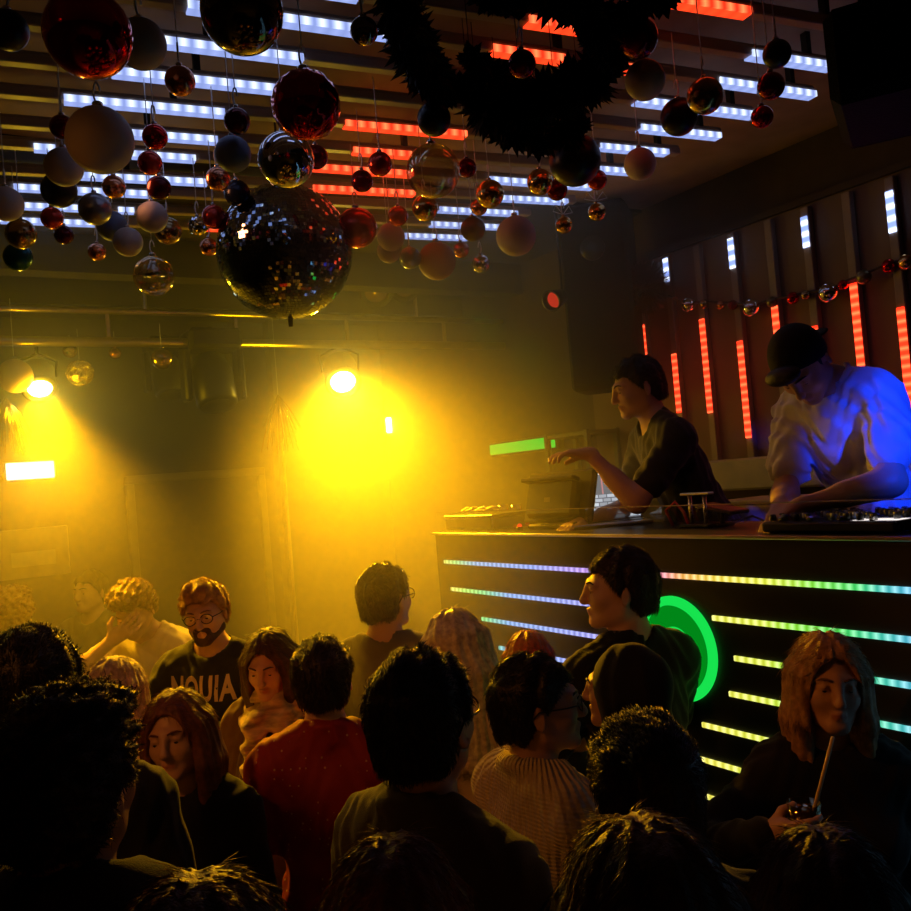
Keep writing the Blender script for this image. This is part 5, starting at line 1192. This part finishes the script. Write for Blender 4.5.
# headband and pocket of the right DJ, lettering, scarf
from mathutils.bvhtree import BVHTree
def wrap_on(P_, mb_or_me, nm, m, depth_axis_frame, off=.003):
    pass
def text_on_chest(P_, body, size, cx_, cz_, m, nm, stretch=(1, 1)):
    cu = bpy.data.curves.new('t', 'FONT'); cu.body = body; cu.size = size; cu.align_x = 'CENTER'; cu.align_y = 'CENTER'; cu.extrude = 0; cu.resolution_u = 4; cu.space_character = 1.1; cu.offset = .003
    to_ = bpy.data.objects.new('t', cu); COL.objects.link(to_); dg = bpy.context.evaluated_depsgraph_get(); me_ = bpy.data.meshes.new_from_object(to_.evaluated_get(dg)); COL.objects.unlink(to_); bpy.data.objects.remove(to_); bpy.data.curves.remove(cu)
    import bmesh
    bm = bmesh.new(); bm.from_mesh(me_); bmesh.ops.triangulate(bm, faces=bm.faces); bmesh.ops.subdivide_edges(bm, edges=[e for e in bm.edges if e.calc_length() > .012], cuts=2); bmesh.ops.triangulate(bm, faces=bm.faces)
    sh = P_['top'].data; bv = BVHTree.FromPolygons([v.co.copy() for v in sh.vertices], [tuple(p.vertices) for p in sh.polygons]); ch = P_['ch']
    for v in bm.verts:
        q = Vector(ch.p((v.co.x * stretch[0] + cx_, -.5, v.co.y * stretch[1] + cz_))); dr_ = Vector(ch.R @ np.array([0, 1., 0])); hit = bv.ray_cast(q, dr_)
        v.co = (hit[0] - dr_ * .003) if hit[0] is not None else q + dr_ * .4
    bm.to_mesh(me_); bm.free(); ob = link(nm, me_, m, P_['top'], False); return ob
text_on_chest(crowd['C'], 'NOUIA', .088, -.01, 1.335, mat('pale print', (.62, .48, .30), .7), 'chest_lettering', (.92, 1.5))
D = crowd['D']; ch = D['ch']
pr = []
for ring_, (zz, ra_, rr_) in enumerate(((1.475, .088, .036), (1.445, .105, .038), (1.50, .072, .026))):
    for k in range(14):
        f = lambda t: ch.p((ra_ * math.cos(t), .0 + ra_ * 1.05 * math.sin(t), zz + .022 * math.sin(t + ring_) + .012 * math.sin(3 * t + ring_)))
        pr.append(('rc', f(2 * PI * k / 14), f(2 * PI * (k + 1) / 14), rr_, rr_))
pr += [('rc', ch.p((-.05, -.13, 1.43)), ch.p((-.07, -.155, 1.15)), .045, .05), ('rc', ch.p((.05, -.13, 1.43)), ch.p((.08, -.15, 1.12)), .042, .05)]
D['local']('scarf', pr, mat('tan scarf wool', (.50, .38, .16), .95, bump=.8, bscale=120, sheen=.3, var=.55, vscale=14, stretch=(1, 1, 4)), np.array((-.3, -.3, 1.0)), np.array((.3, .25, 1.62)), .008, .016, disp=lambda X, Y, Z: .008 * np.sin(75 * Z + 40 * X + 3 * np.sin(25 * X + 20 * Y)) + .004 * np.sin(60 * X - 90 * Z))
J = crowd['DJ2']
# drinking glass with straw, held by the blonde woman
A_ = R_['arms']['R']; gc_ = A_['_W'] + A_['_u'] * .075 + A_['_n'] * .052; gw = pw(R_, gc_)
gl_ = empty('drinking_glass', (gw[0], gw[1], gw[2] - .055)); tag(gl_, 'Short glass with a dark drink and a straw, held by the blonde woman', 'glass')
MB().lathe([(.028, 0), (.036, .112), (.034, .112), (.027, .006), (0, .006)], n=28).build('wall', M_clear, gl_, True)
MB().lathe([(0, .007), (.0265, .007), (.033, .095), (0, .095)], n=28).build('drink', mat('dark drink', (.05, .015, .008), .1), gl_, True)
cup = gw; tip = at(833, 737, float(np.dot(gw - np.array([0, 0, HC]), -RW[:, 2])) - .02)
d_ = tip - (gw + np.array([0, 0, -.02])); d_ /= np.linalg.norm(d_)
MB().tube([gw + np.array([0, 0, -.02]) - np.array(gl_.location), tip - np.array(gl_.location)], .0042, 10).build('straw', mat('pale straw', (.75, .6, .35), .5), gl_, True)
for k in range(3): MB().box((.012 * math.cos(k * 2.1), .012 * math.sin(k * 2.1), .098), (.017, .017, .014), .003).build('ice_cube', M_clear, gl_)

for kk in ('DJ1', 'DJ2', 'M'): print('POS', kk, crowd[kk]['o'].location[:])
# ---------------------------------------------------------------- light and haze
def spot(loc, target, power, col, size, soft=.1, blend=.6):
    ld = bpy.data.lights.new('unseen_spot', 'SPOT'); ld.energy = power; ld.color = col; ld.spot_size = math.radians(size); ld.spot_blend = blend; ld.shadow_soft_size = soft
    lo = bpy.data.objects.new('unseen_spot', ld); COL.objects.link(lo); lo.location = loc
    lo.rotation_euler = (Vector(target) - Vector(loc)).to_track_quat('-Z', 'Y').to_euler(); return lo
spot((1.75, .30, 2.55), (2.86, 1.72, 2.08), 240, (.004, .04, 1), 21, .04, .5)          # blue lamp over the right end of the booth
spot((.6, 3.0, 3.2), (3.3, 1.8, 2.3), 10, (1, .34, .12), 64, .1)             # added fill: unseen dim amber spot warming the wall behind the decks
spot((-.5, 2.4, 3.3), (1.85, 1.15, 1.55), 48, (1, .27, .02), 22, .06, .6)      # unseen orange spot, added to brighten the blonde woman from the left
spot((-1.3, 1.4, 3.3), (1.0, 3.0, 1.3), 42, (1, .30, .05), 60, .15)             # unseen amber spot added so crowd faces and hair catch warm light
spot((3.3, 4.9, 3.2), (3.55, 4.7, 2.4), 3, (0, 1, .1), 80, .1)
w = bpy.data.worlds.new('world'); scene.world = w; w.use_nodes = True
w.node_tree.nodes['Background'].inputs[0].default_value = (.5, .35, .25, 1); w.node_tree.nodes['Background'].inputs[1].default_value = .006
hz, nt = nodes_of('stage haze'); N = nt.nodes
o_ = N.new('ShaderNodeOutputMaterial'); vs_ = N.new('ShaderNodeVolumeScatter'); vs_.inputs['Color'].default_value = (.95, .93, .85, 1); vs_.inputs['Density'].default_value = .19; vs_.inputs['Anisotropy'].default_value = .55
nt.links.new(vs_.outputs[0], o_.inputs['Volume'])
hp_ = [(-1.8, 3.79), (1.15, 3.79), (1.15, 2.6), (3.52, 2.6), (3.52, 6.85), (-1.8, 6.85)]
hb = MB().add([(x, y, .1) for x, y in hp_] + [(x, y, 3.4) for x, y in hp_], [tuple(range(5, -1, -1)), tuple(range(6, 12))] + [(k, (k + 1) % 6, 6 + (k + 1) % 6, 6 + k) for k in range(6)]).build('haze', hz); hb['kind'] = 'stuff'; tag(hb, 'Yellow lit stage haze filling the far half of the room', 'haze')
cy_ = scene.cycles
cy_.use_denoising = True; cy_.max_bounces = 5; cy_.diffuse_bounces = 2; cy_.glossy_bounces = 4; cy_.transmission_bounces = 4; cy_.volume_bounces = 0; cy_.transparent_max_bounces = 10
cy_.sample_clamp_indirect = 4; cy_.caustics_reflective = False; cy_.caustics_refractive = False; cy_.blur_glossy = .5
scene.view_settings.view_transform = 'Standard'; scene.view_settings.look = 'None'; scene.view_settings.gamma = 1; scene.view_settings.exposure = 0; scene.view_settings.use_curve_mapping = False
